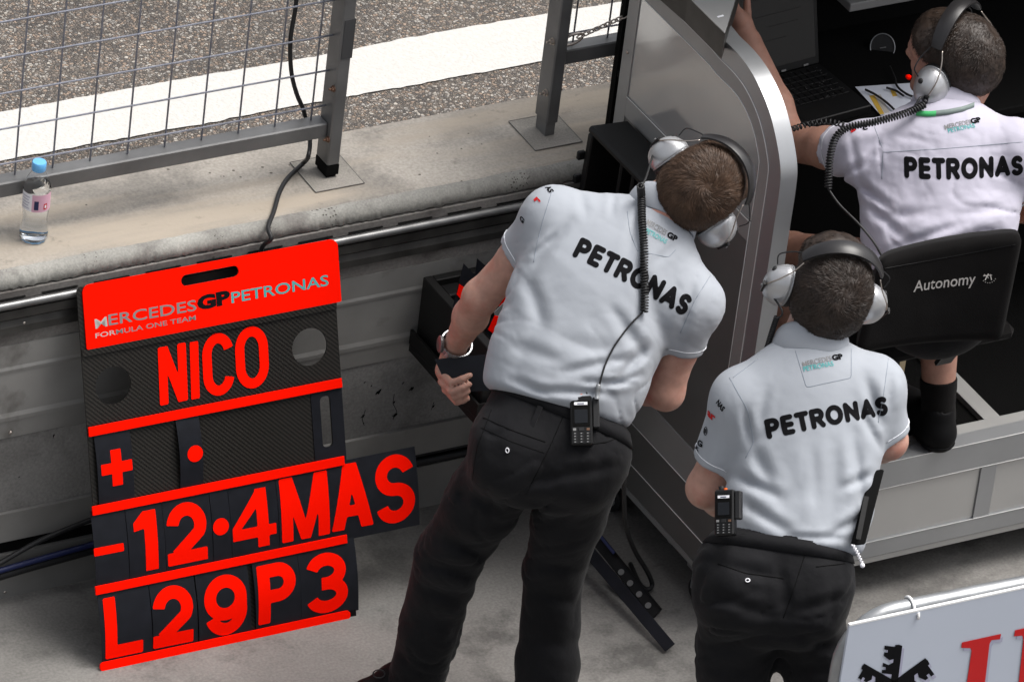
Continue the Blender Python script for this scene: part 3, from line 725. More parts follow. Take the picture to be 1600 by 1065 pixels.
# carbon back plate
f = rrect(Lx, 0.004, Rx, vT-.004, .012); f = diff2(f, circ(hc1, hcr)); f = diff2(f, circ(hc2, hcr)); f = diff2(f, hslot); f = diff2(f, slot)
V2, F2 = contour2(f, (Lx-.02, -.02), (Rx+.02, vT+.02), .0045); sheet('carbon_back', V2, F2, lambda u, v, n: BW(u, v, n-.0045), .004, M['carbon'], board)
f = diff2(rrect(TL_[0], rows['h0'], TR_[0], vT, .018), hslot)
f2 = lambda P, f=f: np.maximum(f(P), rows['h0']+.0003-P[:, 1])
f = diff2(rrect(TL_[0], rows['h0']-.04, TR_[0], vT, .018), hslot); ff = f
V2, F2 = contour2(lambda P: np.maximum(ff(P), rows['h0']-P[:, 1]), (TL_[0]-.02, rows['h0']-.02), (TR_[0]+.02, vT+.02), .0045)
sheet('header_panel', V2, F2, lambda u, v, n: BW(u, v, n+.0003), .0035, M['red'], board)
b = MB(); b.obox(BW(Lx+.001, rows['h0']-.014, .0002), bex*(Rx-Lx-.002), bey*.014, bn*.0042); b.build('clear_slot_edge', M['carbon'], board)
for t_, b_ in (('b1t', 'b1b'), ('b2t', 'b2b'), ('b3t', 'b3b')):
    x0, x1 = B2(136 if t_ == 'b1t' else (142 if t_ == 'b2t' else 147), 670 if t_ == 'b1t' else (797 if t_ == 'b2t' else 922))[0], B2(532 if t_ == 'b1t' else (536 if t_ == 'b2t' else 540), 596 if t_ == 'b1t' else (718 if t_ == 'b2t' else 840))[0]
    b = MB(); b.obox(BW(x0, rows[b_], .0045), bex*(x1-x0), bey*(rows[t_]-rows[b_]), bn*.004, .0006); b.build('channel_bar', M['red'], board)
    b = MB(); b.obox(BW(x0+.002, rows[b_]+.003, .0002), bex*(x1-x0-.004), bey*(rows[t_]-rows[b_]-.006), bn*.0042); b.build('bar_spacer', M['black_matte'], board)
V2, F2 = contour2(rrect(B2(154, 1040)[0], rows['b4b'], B2(545, 958)[0], rows['b4t'], .009), (B2(154, 1040)[0]-.02, rows['b4b']-.02), (B2(545, 958)[0]+.02, rows['b4t']+.02), .003)
sheet('channel_bar', V2, F2, lambda u, v, n: BW(u, v, n+.0045), .004, M['red'], board)
b = MB(); b.obox(BW(Lx+.004, rows['b4b']+.003, .0002), bex*(Rx-Lx-.008), bey*(rows['b4t']-rows['b4b']-.006), bn*.0042); b.build('bar_spacer', M['black_matte'], board)
def put_glyph(ch, BLp, BRp, TLp, mat, parent, w=.2, off=.0006, thick=.0008, crop=None, name='character', rnd=False, aspect=None):
    s, ox, oy = crop or (1, 0, 0)
    a, c, t = [B2(ox+p[0]/s, oy+p[1]/s) for p in (BLp, BRp, TLp)]
    Wm = np.linalg.norm(c-a); Hm = np.linalg.norm(t-a); Wg = Wm/Hm
    V2, F2 = glyph_mesh(ch, Wg, w*1.12, rnd, .02)
    ex = (c-a)/Wg; ey = t-a
    return sheet(name, V2, F2, lambda u, v, n: BW(*(a+ex*u+ey*v), n+off), thick, mat, parent)
C4 = (2.662, 100, 360); C5 = (2.7586, 100, 680)
for chh, a, c, t in (('N', (399, 728), (515, 704), (389, 488)), ('I', (530, 702), (563, 696), (523, 465)), ('C', (583, 698), (713, 672), (570, 440)), ('O', (720, 668), (856, 642), (706, 412))):
    put_glyph(chh, a, c, t, M['red'], board, .142, off=.0004, crop=C4, name='name_letter')
def board_text(s, p0, p1, hpx, mat, bold=0, n=.0042, name='lettering', squeeze=None):
    V2, F2 = font_text(s, 1.0, 1.0, bold); a, c = B2(*p0), B2(*p1); Wm = np.linalg.norm(c-a); ex = (c-a)/Wm; ey = np.array((-ex[1], ex[0]))
    W0 = V2[:, 0].max(); H0 = V2[:, 1].max(); hm = abs(B2(p0[0], p0[1]-hpx)[1]-a[1]); V2 = V2*np.array((Wm/W0, hm/H0))
    return mk(name, [BW(*(a+ex*x+ey*y), n) for x, y in V2], F2, mat, board)
q = C4; CV = lambda x, y: (100+x/2.662, 360+y/2.662)
board_text('M', CV(128, 407), CV(178, 395), 15, M['silver_print'], .01)
board_text('ERCEDES', CV(183, 393), CV(548, 330), 17, M['grey_plastic'], .01)
board_text('GP', CV(553, 328), CV(690, 298), 21, M['black_text'], .06)
board_text('PETRONAS', CV(694, 300), CV(1098, 226), 17, M['teal'], .012)
board_text('FOR', CV(128, 446), CV(212, 430), 7.5, M['silver_print'], .01)
board_text('MULA ONE TEAM', CV(214, 430), CV(545, 370), 7.5, M['grey_plastic'], .01)

# plates sliding in the channels: slightly bowed sheets
def plate(u0, u1, v0, v1, label, bow=.006, n0=.0012, overtop=False, notch=None):
    t = empty('number_plate', BW((u0+u1)/2, v0, n0), label, 'plate', 'plates slotted into the pit board')
    V = []; F = []; N = 14
    for j in range(N+1):
        v = v0+(v1-v0)*j/N; bo = bow*math.sin(PI*j/N)
        for k, u in enumerate((u0, u1)):
            V += [BW(u, v, n0+bo), BW(u, v, n0+bo+.0012)]
    for j in range(N):
        a = j*4; F += [(a, a+4, a+6, a+2), (a+1, a+3, a+7, a+5), (a, a+1, a+5, a+4), (a+2, a+6, a+7, a+3)]
    F += [(0, 2, 3, 1), (N*4, N*4+1, N*4+3, N*4+2)]
    mk('plate_sheet', V, F, M['plate'], t, True).data.set_sharp_from_angle(angle=.6)
    return t, lambda v: bow*math.sin(PI*min(max((v-v0)/(v1-v0), 0), 1))+n0+.0012
def plate_glyph(ch, BLp, BRp, TLp, tb, w, crop=C5, circle=None):
    t, bowf = tb; s, ox, oy = crop
    a, c, tt = [B2(ox+p[0]/s, oy+p[1]/s) for p in (BLp, BRp, TLp)]
    if circle:
        V2, F2 = contour2(circ((0, 0), 1.0), (-1.2, -1.2), (1.2, 1.2), .1); r = np.linalg.norm(c-a)
        fr = lambda u, v, n: BW(a[0]+u*r, a[1]+v*r, n+bowf(a[1]+v*r)+.0004)
    else:
        Wg = np.linalg.norm(c-a)/np.linalg.norm(tt-a); V2, F2 = glyph_mesh(ch, Wg, w*1.12, False, .02); ex = (c-a)/Wg; ey = tt-a
        def fr(u, v, n):
            p = a+ex*u+ey*v; return BW(p[0], p[1], n+bowf(p[1])+.0004)
    sheet('character', V2, F2, fr, .0006, M['red'], t)
def U5(x, y): return B2(100+x/2.7586, 680+y/2.7586)[0]
r2a, r2b = rows['b2t']-.010, rows['b1b']+.010
r3a, r3b = rows['b3t']-.010, rows['b2b']+.010
r4a, r4b = rows['b4t']-.006, rows['b3b']+.010
tb = plate(B2(147, 700)[0], B2(205, 720)[0], r2a, r2b, 'narrow black plate with a red plus sign', .007); plate_glyph('+', (159, 224), (292, 197), (147, 70), tb, .27)
tb = plate(B2(276, 700)[0], B2(313, 710)[0], r2a, r2b, 'narrow bowed black plate with one red dot beside an empty carbon gap', .012); plate_glyph('', (553, 72), (586, 65), (0, 0), tb, .2, circle=True)
t, _ = tb
b = MB(); sp = None
tb2 = empty('number_plate', BW(B2(510, 660)[0], r2a, .001), 'blank black plate with a tall cut-out slot above the letters MAS', 'plate', 'plates slotted into the pit board')
V2, F2 = contour2(diff2(rrect(B2(488, 660)[0], r2a, Rx-.001, r2b, .003), slot), (B2(486, 660)[0]-.02, r2a-.02), (Rx+.02, r2b+.02), .004); sheet('plate_sheet', V2, F2, lambda u, v, n: BW(u, v, n+.0004), .0012, M['plate'], tb2)
e = [B2(144, 850)[0], U5(268, 450), U5(425, 400), U5(632, 400), U5(712, 380), U5(918, 350)]
L3 = ['black plate with a red minus sign', 'black plate with the red digit one after the minus sign', 'black plate with the red digit two left of the dot in the row over L29P3', 'narrow black plate with a red dot between the digits two and four', 'black plate with the red digit four left of MAS']
G3 = [('-', (129, 590), (257, 565), (115, 410), .17), ('1', (292, 592), (404, 570), (275, 335), .20), ('2', (445, 563), (616, 528), (428, 303), .19), (None,), ('4', (727, 500), (914, 462), (707, 250), .185)]
for k in range(5):
    tb = plate(e[k]+.0006, e[k+1]-.0006, r3a, r3b, L3[k], .006+.001*(k % 2))
    if G3[k][0]: plate_glyph(*G3[k][:4], tb, G3[k][4])
    else: plate_glyph('', (668, 388), (702, 381), (0, 0), tb, .2, circle=True)
tb = plate(e[5]+.0006, B2(651, 760)[0], vavg((545, 846), (652, 815)), vavg((545, 716), (650, 697)), 'wide black plate lettered MAS in red sticking out past the board edge', .006, .0012)
for g in (('M', (936, 462), (1142, 420), (921, 188), .17), ('A', (1150, 414), (1330, 380), (1135, 135), .18), ('S', (1343, 392), (1509, 356), (1331, 99), .165)): plate_glyph(*g[:4], tb, g[4])
e = [B2(154, 980)[0], U5(368, 750), U5(566, 700), U5(800, 650), U5(1008, 620), Rx+.004]
L4 = ['black plate with the red letter L in the bottom row', 'black plate with the red digit two in the bottom row', 'bowed black plate with the red digit nine', 'black plate with the red letter P', 'black plate with the red digit three at the end of the bottom row']
G4 = [('L', (175, 962), (337, 928), (161, 700), .185), ('2', (380, 917), (553, 882), (367, 660), .19), ('9', (604, 875), (786, 838), (590, 615), .185), ('P', (833, 815), (995, 780), (822, 562), .195), ('3', (1040, 778), (1219, 742), (1028, 520), .185)]
for k in range(5):
    g = .0006 if k not in (1, 2) else .003
    tb = plate(e[k]+.0006+(.006 if k == 3 else 0), e[k+1]-g-(.002 if k == 2 else 0), r4a, r4b, L4[k], .008+.002*(k % 2)); plate_glyph(*G4[k][:4], tb, G4[k][4])

# ------------------------------------------------------------------ letter box hung on the wall
zb = .652
lb = empty('plate_box', (.52, -.16, .46), 'black open-topped box full of spare plates fixed to the wall front', 'box')
x0, x1, y0, y1 = .445, .82, -.325, -.018
t_ = .022
b = MB()
for lo, hi in (((x0, y0, .49), (x0+t_, y1, zb)), ((x1-t_, y0, .49), (x1, y1, zb)), ((x0+t_, y0, .49), (x1-t_, y0+t_, zb)), ((x0+t_, y1-t_, .49), (x1-t_, y1, zb)), ((x0, y0, .475), (x1, y1, .4898))): b.box(lo, hi, .002)
b.build('box_shell', M['case'], lb)
b = MB(); b.box((x0-.014, y0-.012, .455), (x1+.01, y1+.004, .4745), .002); 
for lo, hi in (((x0-.014, y0-.012, .4748), (x0-.008, y1+.004, .512)), ((x0-.0078, y0-.012, .4748), (x1, y0-.008, .512))): b.box(lo, hi)
b.build('tray', M['case'], lb)
b = MB(); b.box((x0+.030, y1-.070, zb-.035), (x0+.075, y1-.026, zb-.012), .003); b.build('latch', M['black_plastic'], lb)
def spare(px_tl, px_tr, px_br, px_bl, Y, label, redpts, tone='plate'):
    t = empty('spare_plate', (.6, -.15, .5), label, 'plate', 'spare plates standing in the box')
    P = [at(*p, Y=Y) for p in (px_tl, px_tr, px_br, px_bl)]; b = MB(); b.prism(P, (0, .002, 0)); b.build('plate_sheet', M[tone], t)
    for k, rp in enumerate(redpts):
        b = MB(); b.prism([at(*p, Y=Y-.0018) for p in rp], (0, .0012, 0)); b.build('character', M['red'], t)
spare((725, 412), (742, 430), (735, 520), (708, 480), -.17, 'dark maroon tinted plate standing farthest left in the box', [[(718, 444), (735, 455), (726, 475), (714, 460)]])
spare((746, 404), (770, 425), (760, 520), (735, 490), -.13, 'black plate with its pointed corner up behind the maroon one', [[(712, 470), (720, 480), (716, 492), (709, 480)]])
spare((790, 438), (812, 450), (800, 500), (776, 478), -.13, 'black plate leaning in the box under the bent arm', [[(782, 462), (796, 452), (788, 480), (778, 478)]])
spare((772, 488), (822, 440), (840, 520), (790, 560), -.20, 'grey plate lying tilted beside the pale grey shirt', [[(803, 462), (815, 450), (812, 475), (800, 478)]], 'grey_plastic')
spare((768, 500), (785, 492), (790, 545), (760, 522), -.245, 'plate with a broad red mark nearest the front of the box', [[(773, 493), (784, 495), (778, 527), (763, 515)]])

# ------------------------------------------------------------------ timing stand
XS = .917; YFR = -.674
st = empty('timing_stand', (1.8, -.33, 0), 'grey aluminium pit wall timing stand with curved side panel and black interior', 'stand')
# side panel outline in (Y,Z): front edge vertical then curving back at the top
arcpts = [at(*p, X=XS) for p in ((1186, 545), (1206, 420), (1219, 300), (1221, 265), (1215, 222), (1205, 180), (1192, 145), (1175, 112), (1155, 85), (1130, 60))]
top = [(a[1], a[2]) for a in arcpts]
top = [(YFR, .70)]+top[0:]; top[1] = (YFR-.0, .86); 
tc = [(YFR, z) for z in (.375, .55, .75, .95, 1.08)]+[(max(a, YFR), z) for a, z in top if z > 1.15]
tc = bez([np.array(p) for p in tc], 6)
last = tc[-1]; tc = list(tc)+[np.array((last[0]+.03, last[1]+.004)), np.array((last[0]+.10, last[1]+.005)), np.array((.021, last[1]+.005))]
def strip3(pts, wdt, xo, xi, name, mat):
    """rim following the outline, width wdt inward, from x=xo to x=xi"""
    V = []; F = []
    for i, p in enumerate(pts):
        a = pts[max(i-1, 0)]; c = pts[min(i+1, len(pts)-1)]; t = nrm(np.array(c)-np.array(a)); n = np.array((t[1], -t[0])) # inward = +Y side
        q = np.array(p)+n*wdt
        V += [(xo, p[0], p[1]), (xi, p[0], p[1]), (xi, q[0], q[1]), (xo, q[0], q[1])]
    m = len(pts)
    for i in range(m-1):
        for k in range(4): F.append((i*4+k, i*4+(k+1) % 4, i*4+4+(k+1) % 4, i*4+4+k))
    F += [(3, 2, 1, 0), ((m-1)*4, (m-1)*4+1, (m-1)*4+2, (m-1)*4+3)]
    o = mk(name, V, F, mat, st, True); smooth_angle(o, 35); return o
strip3(tc, .050, XS-.002, XS+.040, 'curved_frame', M['alu'])
def inset(pts, d):
    out = []
    for i, p in enumerate(pts):
        a = pts[max(i-1, 0)]; c = pts[min(i+1, len(pts)-1)]; t = nrm(np.array(c)-np.array(a)); out.append(np.array(p)+np.array((t[1], -t[0]))*d)
    return out
strip3(inset(tc, .0504), .045, XS+.002, XS+.030, 'inner_frame', M['alu_dark'])
# thin bright seams
for dd, xo in ((.0500, XS-.003), (.0955, XS+.0012)):
    pts = [p for p in inset(tc, dd) if p[1] > (.40 if dd < .06 else 1.04)]; b = MB(); b.tube([(xo, p[0], p[1]) for p in pts], .0011, 5); b.build('seam', M['white_line'], st, True)
ins = [p for p in inset(tc, .096) if p[1] > 1.04]
ins = [p for i, p in enumerate(ins) if p[0] < -.03 and (i == 0 or np.linalg.norm(p-ins[i-1]) > .002)]
poly = [(XS+.004, p[0], p[1]) for p in ins]+[(XS+.004, -.022, ins[-1][1]), (XS+.004, -.022, 1.035), (XS+.004, ins[0][0], 1.035)]
b = MB(); b.prism(poly, (.02, 0, 0)); b.build('upper_panel', M['panel'], st)
b = MB(); b.box((XS+.0015, -.0215, .375), (XS+.034, .021, last[1]+.05)); b.build('rear_upright', M['alu_dark'], st)
yi = YFR+.096
b = MB(); b.box((XS+.0018, yi, .985), (XS+.03, -.0217, 1.0345)); b.build('cross_rail', M['alu_dark'], st)
b = MB(); b.box((XS+.004, yi, .375), (XS+.024, -.0217, .9845)); b.build('lower_panel', M['panel_low'], st)
b = MB(); b.tube([(XS+.001, yi+.001, .40), (XS+.001, yi+.001, 1.036)], .0010, 5); b.tube([(XS+.001, yi, 1.0352), (XS+.001, -.022, 1.0352)], .0011, 5); b.build('seam', M['white_line'], st, True)
q = at(978, 80, X=XS); b = MB(); b.lathe([(.005, 0), (.004, .002), (.0005, .003)], (XS+.0015, .0, q[2]), (-1, 0, 0), 10); b.build('screw', M['bolt'], st, True)
# base: side skirts
zb0, zb1 = .100, .375; XE = 3.4
b = MB(); b.box((XS, YFR, zb0), (XE, .0, zb0+.015)); b.build('base_pan', M['alu_dark'], st)
b = MB(); b.box((XS+.001, YFR+.001, .285), (XS+.03, .021, .3745), .001); b.build('side_rail', M['alu_dark'], st)
b = MB(); b.box((XS+.002, YFR+.03, .183), (XS+.02, .0, .2848)); b.build('side_skirt', M['panel_low'], st)
b = MB(); b.box((XS+.001, YFR+.001, .1155), (XS+.03, .0, .1828), .001); b.build('side_rail', M['panel_low'], st)
for zz in (.2845, .1832): 
    b = MB(); b.tube([(XS, YFR+.002, zz), (XS, .0, zz)], .0012, 5); b.build('seam', M['white_line'], st, True)
b = MB(); b.box((XS+.0, YFR-.001, .1155), (XS+.05, YFR+.05, .3745), .001); b.build('corner_post', M['alu'], st)
# front face: top rail, bottom rail, stiles, panels
zt0, zbm = at(1500, 736, Y=YFR)[2], at(1500, 814, Y=YFR)[2]
b = MB(); b.box((XS+.0502, YFR-.001, zt0), (XE, YFR+.045, zb1), .0015); b.build('front_rail', M['alu'], st)
b = MB(); b.box((XS+.0502, YFR-.001, .1155), (XE, YFR+.03, zbm), .001); b.build('front_rail', M['alu'], st)
xd0, xd1 = at(1527, 770, Y=YFR)[0], at(1556, 770, Y=YFR)[0]
for xa in (xd0, xd0+.95, xd0+1.9):
    b = MB(); b.box((xa, YFR-.0006, zbm+.0003), (xa+.042, YFR+.03, zt0-.0003)); b.build('stile', M['alu'], st)
for xa, xb in ((XS+.0505, xd0-.0006), (xd0+.0445, xd0+.948), (xd0+.994, xd0+1.898)):
    b = MB(); b.box((xa, YFR+.004, zbm+.0006), (xb, YFR+.02, zt0-.0006)); b.build('front_panel', M['panel'], st)
b = MB(); b.tube([(XS+.05, YFR-.0015, zt0), (XE, YFR-.0015, zt0)], .001, 5); b.tube([(XS+.05, YFR-.0015, zbm), (XE, YFR-.0015, zbm)], .001, 5); b.tube([(XS+.05, YFR-.001, zb1), (XE, YFR-.001, zb1)], .0012, 5); b.build('seam', M['white_line'], st, True)
# platform
b = MB(); b.box((XS+.03, YFR+.0452, .33), (XE, .2, .352)); b.build('platform', M['carpet'], st)
b = MB(); b.box((XS+.0502, YFR+.0452, .3525), (XE, YFR+.085, .368)); b.build('platform_frame', M['alu_dark'], st)
for x in (1.63, 2.6):
    b = MB(); b.box((x, YFR+.0853, .3525), (x+.042, .0, .368)); b.build('platform_frame', M['alu_dark'], st)
dl = at(1404, 592, Z=.36); b = MB(); b.box((dl[0]-.008, dl[1]-.006, .3525), (dl[0]+.008, dl[1]+.01, .72)); b.build('desk_leg', M['wood'], st)
# interior: desk, back panel, overhead shelf
b = MB(); b.box((XS+.045, -.335, 1.010), (XE, .10, 1.03), .002); b.build('desk', M['black_matte'], st)
b = MB(); b.box((XS+.045, .101, .353), (XE, .12, 2.1)); b.build('back_panel', M['black_matte'], st)
b = MB(); b.box((XS+.045, -.040, .3685), (XE, -.022, 1.009)); b.build('modesty_panel', M['black_matte'], st)
sh0 = at(1327, 20, Y=-.04); b = MB(); b.box((sh0[0], -.04, sh0[2]-.0), (sh0[0]+.30, .1005, sh0[2]+.022), .002); b.build('shelf', M['grey_plastic'], st)
b = MB(); b.box((XE, YFR, .1), (XE+.04, .1, 1.9)); b.build('end_wall', M['panel_low'], st)
# canopy wing plate: dark fascia, pale top
ztp = 1.432; topq = [at(1133, 54, Z=ztp), at(1152, -6, Z=ztp), at(1175, -90, Z=ztp)]
lq = [at(1075, -4, Z=ztp), at(1000, -70, Z=ztp)]
poly = [topq[0], topq[1], topq[2], at(1000, -170, Z=ztp), lq[1], lq[0]]
b = MB(); b.prism([p-np.array((0, 0, .062)) for p in poly], (0, 0, .0618)); b.build('canopy_fascia', M['dark_rail'], st)
pc = sum(poly)/len(poly); b = MB(); b.prism([p+(pc-p)*.01 for p in poly], (0, 0, .002)); b.build('canopy_top', M['panel'], st)
q = at(1122, 28, Z=ztp+.0025); b = MB(); b.obox(q+(0, 0, .0), np.array((.016, .002, 0)), np.array((0, .005, 0)), np.array((0, 0, .0008))); b.build('canopy_mark', M['label_white'], st)
b = MB(); b.box((XS, -.50, 1.96), (XE, .30, 2.02), .004); b.build('shading_roof', M['alu_dark'], st)  # unseen roof above the frame, added to keep skylight off the interior
for x in (XS+.02, XE-.04):
    b = MB(); b.box((x, .0, last[1]), (x+.05, .05, 1.9595)); b.build('roof_post', M['alu_dark'], st)
# casters
def caster(x, y):
    b = MB(); b.lathe([(.030, -.010), (.034, -.008), (.034, .008), (.030, .010)], (x, y, .0345), (1, .25, 0), 26); w_ = b.build('caster_wheel', M['rubber'], st, 'auto')
    b = MB(); b.lathe([(.020, -.0115), (.020, .0115)], (x, y, .0345), (1, .25, 0), 20); mk('wheel_hub', [np.array(v) for v in b.V], b.F, M['galv'], w_)
    b = MB(); b.box((x-.018, y-.010, .035), (x-.0145, y+.02, .088)); b.box((x+.0145, y-.010, .035), (x+.018, y+.02, .088)); b.box((x-.025, y-.02, .0881), (x+.025, y+.035, .0995)); b.build('caster_fork', M['galv'], st)
for x, y in ((.945, -.560), (.935, -.16), (1.15, -.32), (1.9, -.58), (2.6, -.58)): caster(x, y)
b = MB(); b.lathe([(.02, 0), (.026, .004), (.026, .016), (.012, .022), (.012, .1)], (1.02, -.33, .0), n=18); b.build('levelling_foot', M['galv'], st, 'auto')

# ------------------------------------------------------------------ things on the desk
DZ = 1.030
lp = empty('laptop', (1.26, -.14, DZ), 'black laptop open on the desk left of the seated man', 'laptop')
Lo = np.array((1.135, -.285, DZ+.001)); lx = np.array((.285, .03, 0)); ly = nrm((-.10, 1, 0))*.20
b = MB(); b.obox(Lo, lx, ly, np.array((0, 0, .022)), .002); b.build('laptop_base', M['black_plastic'], lp)
kb = MB()
for r_ in range(6):
    for c_ in range(15):
        kb.obox(Lo+lx*(.04+c_*.061)+ly*(.33+r_*.105)+(0, 0, .0222), lx*.052, ly*.085, np.array((0, 0, .0025)), .0004)
kb.build('keyboard', M['black_plastic'], lp)
b = MB(); b.obox(Lo+lx*.36+ly*.05+(0, 0, .0222), lx*.27, ly*.2, np.array((0, 0, .0006))); b.build('touchpad', M['case'], lp)
for k in range(22):
    pass
b = MB()
for k in range(46):
    u, v = rng.random(2); b.obox(Lo+lx*(.05+u*.88)+ly*(.34+v*.6)+(0, 0, .0249), lx*.006, ly*.006, np.array((0, 0, .0003)))
b.build('key_legend', M['keys'], lp)
Sc = Lo+ly+(0, 0, .022); su = nrm((-.02, .30, 1))*.23
b = MB(); b.obox(Sc, lx, su, nrm(np.cross(lx, su))*-.010, .002); b.build('laptop_lid', M['black_plastic'], lp)
nn = nrm(np.cross(lx, su)); 
if nn @ FW > 0: nn = -nn
b = MB(); b.obox(Sc+lx*.04+su*.08+nn*.0006, lx*.92, su*.86, nn*.0006); b.build('screen', M['screen'], lp)
b = MB()
for (u, v, l_) in ((.08, .8, .5), (.08, .62, .75), (.08, .5, .3), (.5, .5, .3), (.08, .36, .6), (.1, .25, .2)): b.obox(Sc+lx*u+su*v+nn*.0014, lx*l_, su*.004, nn*.0003)
b.build('screen_text', M['case'], lp)
for u in (.35, .62, .84):
    b = MB(); b.obox(Sc+lx*u+(0, 0, .003)+nn*.0006, lx*.045, su*.018, nn*.001); b.build('hinge_mark', M['keys'], lp)
def sheet_on_desk(pxs, label, bars):
    z = DZ+.0015+.001*len(bars); t = empty('paper_sheet', at(*pxs[0], Z=z), label, 'paper'); b = MB(); b.prism([at(*p, Z=z) for p in pxs], (0, 0, .0006)); b.build('page', M['paper'], t)
    for ps, mm in bars: b = MB(); b.prism([at(*p, Z=z+.001) for p in ps], (0, 0, .0003)); b.build('print', M[mm], t)
sheet_on_desk([(1336, 136), (1425, 130), (1436, 172), (1376, 180)], 'printed sheet with a yellow column on the dark desk beside the laptop', [([(1358, 150), (1366, 149), (1382, 178), (1375, 179)], 'yellow'), ([(1366, 149), (1376, 148), (1390, 176), (1383, 177)], 'silver_print'), ([(1391, 140), (1397, 139), (1402, 150), (1395, 151)], 'yellow')])
rg = at(1379, 74, Y=-.02); b = MB()
e1 = RT; e2 = UP; b.tube([rg+e1*math.cos(a)*.028+e2*math.sin(a)*.031 for a in np.linspace(0, 2*PI, 41)[:-1]], .0013, 6, closed=True)
gg = empty('desk_intercom', (rg[0], rg[1], DZ), 'black intercom dial with a thin silver ring behind the desk papers', 'intercom')
b.build('silver_ring', M['galv'], gg, True)
b = MB(); b.lathe([(.030, 0), (.030, .02), (.02, .045)], rg-VW(0, 0, 1)*.003, VW(0, 0, -1), 30); b.build('dial', M['black_plastic'], gg, 'auto')
b = MB(); b.bar(rg+VW(-.006, -.002, .002), rg+VW(.008, 0, .002), .0016, .0016); b.build('pointer', M['keys'], gg)
b = MB(); b.tube([rg+VW(0, -.02, -.03), rg+VW(0, -.06, -.04), (rg[0]+.01, rg[1]+.02, DZ+.003)], .009, 8); b.build('stalk', M['black_plastic'], gg, True)
for pts, lab in (([(1352, 140), (1368, 148), (1385, 160), (1398, 172)], 'thin black lead lying across the printed sheet'), ([(1390, 104), (1398, 122), (1402, 135), (1415, 146), (1428, 152)], 'black lead hanging from the intercom toward the earmuff'), ([(1385, 137), (1400, 142), (1412, 150)], 'short black lead curled beside the yellow print')):
    b = MB(); b.tube(bez([at(*p, Z=DZ+.012) for p in pts], 8), .0028, 7); tag(b.build('lead', M['rubber'], None, True), lab, 'cable', 'leads on the desk')
A = [at(1598, 46, Y=0.04), at(1588, 75, Y=.03), at(1584, 100, Y=.03), at(1592, 118, Y=.03), at(1606, 128, Y=.03)]
def coil(path, R, r, pitch):
    P = [np.array(p) for p in path]; s = [0]
    for a, c in zip(P[:-1], P[1:]): s.append(s[-1]+np.linalg.norm(c-a))
    tot = s[-1]; n = int(tot/pitch*8); out = []; x = None
    for i in range(n+1):
        d = tot*i/n; k = min(np.searchsorted(s, d, 'right')-1, len(P)-2); t = (d-s[k])/max(s[k+1]-s[k], 1e-9); p = P[k]*(1-t)+P[k+1]*t; T = nrm(P[k+1]-P[k])
        if x is None: x = nrm(np.cross(T, (.3, .2, 1)))
        x = nrm(x-T*(x @ T)); y = np.cross(T, x); a = 2*PI*i/8; out.append(p+(x*math.cos(a)+y*math.sin(a))*R)
    b = MB(); b.tube(out, r, 5); return b
bb = coil(bez(A, 8), .004, .0013, .0055); tag(bb.build('coiled_lead', M['galv'], None, True), 'thin grey coiled lead hanging in the dark behind the seated man', 'cable')

# ------------------------------------------------------------------ open black case beside the stand
oc = empty('open_case', (.86, -.17, .56), 'open black plastic case standing on end against the stand panel', 'case')
zc = 1.0
c1 = at(919, 195, Z=zc); cN = at(1012, 290, Z=zc); c2 = at(991, 195, Z=zc-.006)
ey = np.array((0, -(c1[1]-cN[1])-.02, 0)); exx = np.array((XS-.006-c1[0], 0, -.006)); H = np.array((-.012, 0, -.34))
o0 = c1+H
t = .02
def ob(name, o, a, b_, c, mat, bev=.003):
    m_ = MB(); m_.obox(o, a, b_, c, bev); return m_.build(name, mat, oc)
ob('case_top', c1-(0, 0, t), exx, ey, np.array((0, 0, t)), M['case'], .006)
ob('case_back', o0+(.002, 0, 0), exx*.97, np.array((0, -t, 0)), -H-(0, 0, t+.0004), M['case'])
ob('case_front', o0+ey+(.002, 0, 0), exx*.97, np.array((0, t, 0)), -H-(0, 0, t+.0004), M['case'])
ob('case_bottom', o0-(0, 0, t), exx, ey, np.array((0, 0, t-.0005)), M['case'])
ob('case_lining', o0+exx*.90, np.array((.01, 0, 0)), ey, -H-(0, 0, t+.0005), M['black_matte'])
ob('divider', o0+exx*.25+ey*.42, exx*.6, np.array((0, .012, 0)), -H*.95, M['black_plastic'])
ob('divider', o0+exx*.25+ey*.60, exx*.6, np.array((0, .012, 0)), -H*.95, M['black_plastic'])
for k in (.18, .36, .5): ob('latch', c1+H*k+np.array((-.012, .0, -.01)), np.array((.02, 0, 0)), np.array((0, .012, 0)), np.array((0, 0, -.022)), M['black_plastic'])
ob('bracket', o0+(.0, -.01, -t-.05), exx, ey*.9, np.array((0, 0, .0295)), M['alu_dark'])

# ------------------------------------------------------------------ tool tray on the floor and hanging cable
tt = empty('plate_rack', at(985, 900, Z=0), 'black slotted rack with blue tabs lying tilted on the floor behind the legs', 'rack')
A = at(930, 822, Z=.085); Bv = at(1034, 950, Z=.02); dL = Bv-A; wd = at(905, 850, Z=.05)-A; wn = nrm(np.cross(dL, wd)); 
if wn[2] < 0: wn = -wn
b = MB(); b.obox(A, dL, wd*.55, -wn*.006, .001); b.obox(A, dL, wd*.05, wn*.012, .001); b.build('rack_plate', M['black_plastic'], tt)
b = MB(); b.obox(A+dL*.42+wd*.57, dL*.58, wd*.45, -wn*.03, .002); b.build('rack_block', M['case'], tt)
for k in range(4):
    c = A+dL*(.48+k*.135)+wd*.36+wn*.0008; bb_ = MB(); bb_.lathe([(.0075, 0), (.0075, .0008)], c, wn, 12); bb_.build('rack_hole', M['grey_plastic'], tt)
for u, v, l_ in ((.12, .02, .22), (.02, .55, .10)): ob_ = MB(); ob_.obox(A+dL*u+wd*v+wn*.0125, dL*l_, wd*.14, wn*.006, .001); ob_.build('blue_tab', M['blue'], tt)
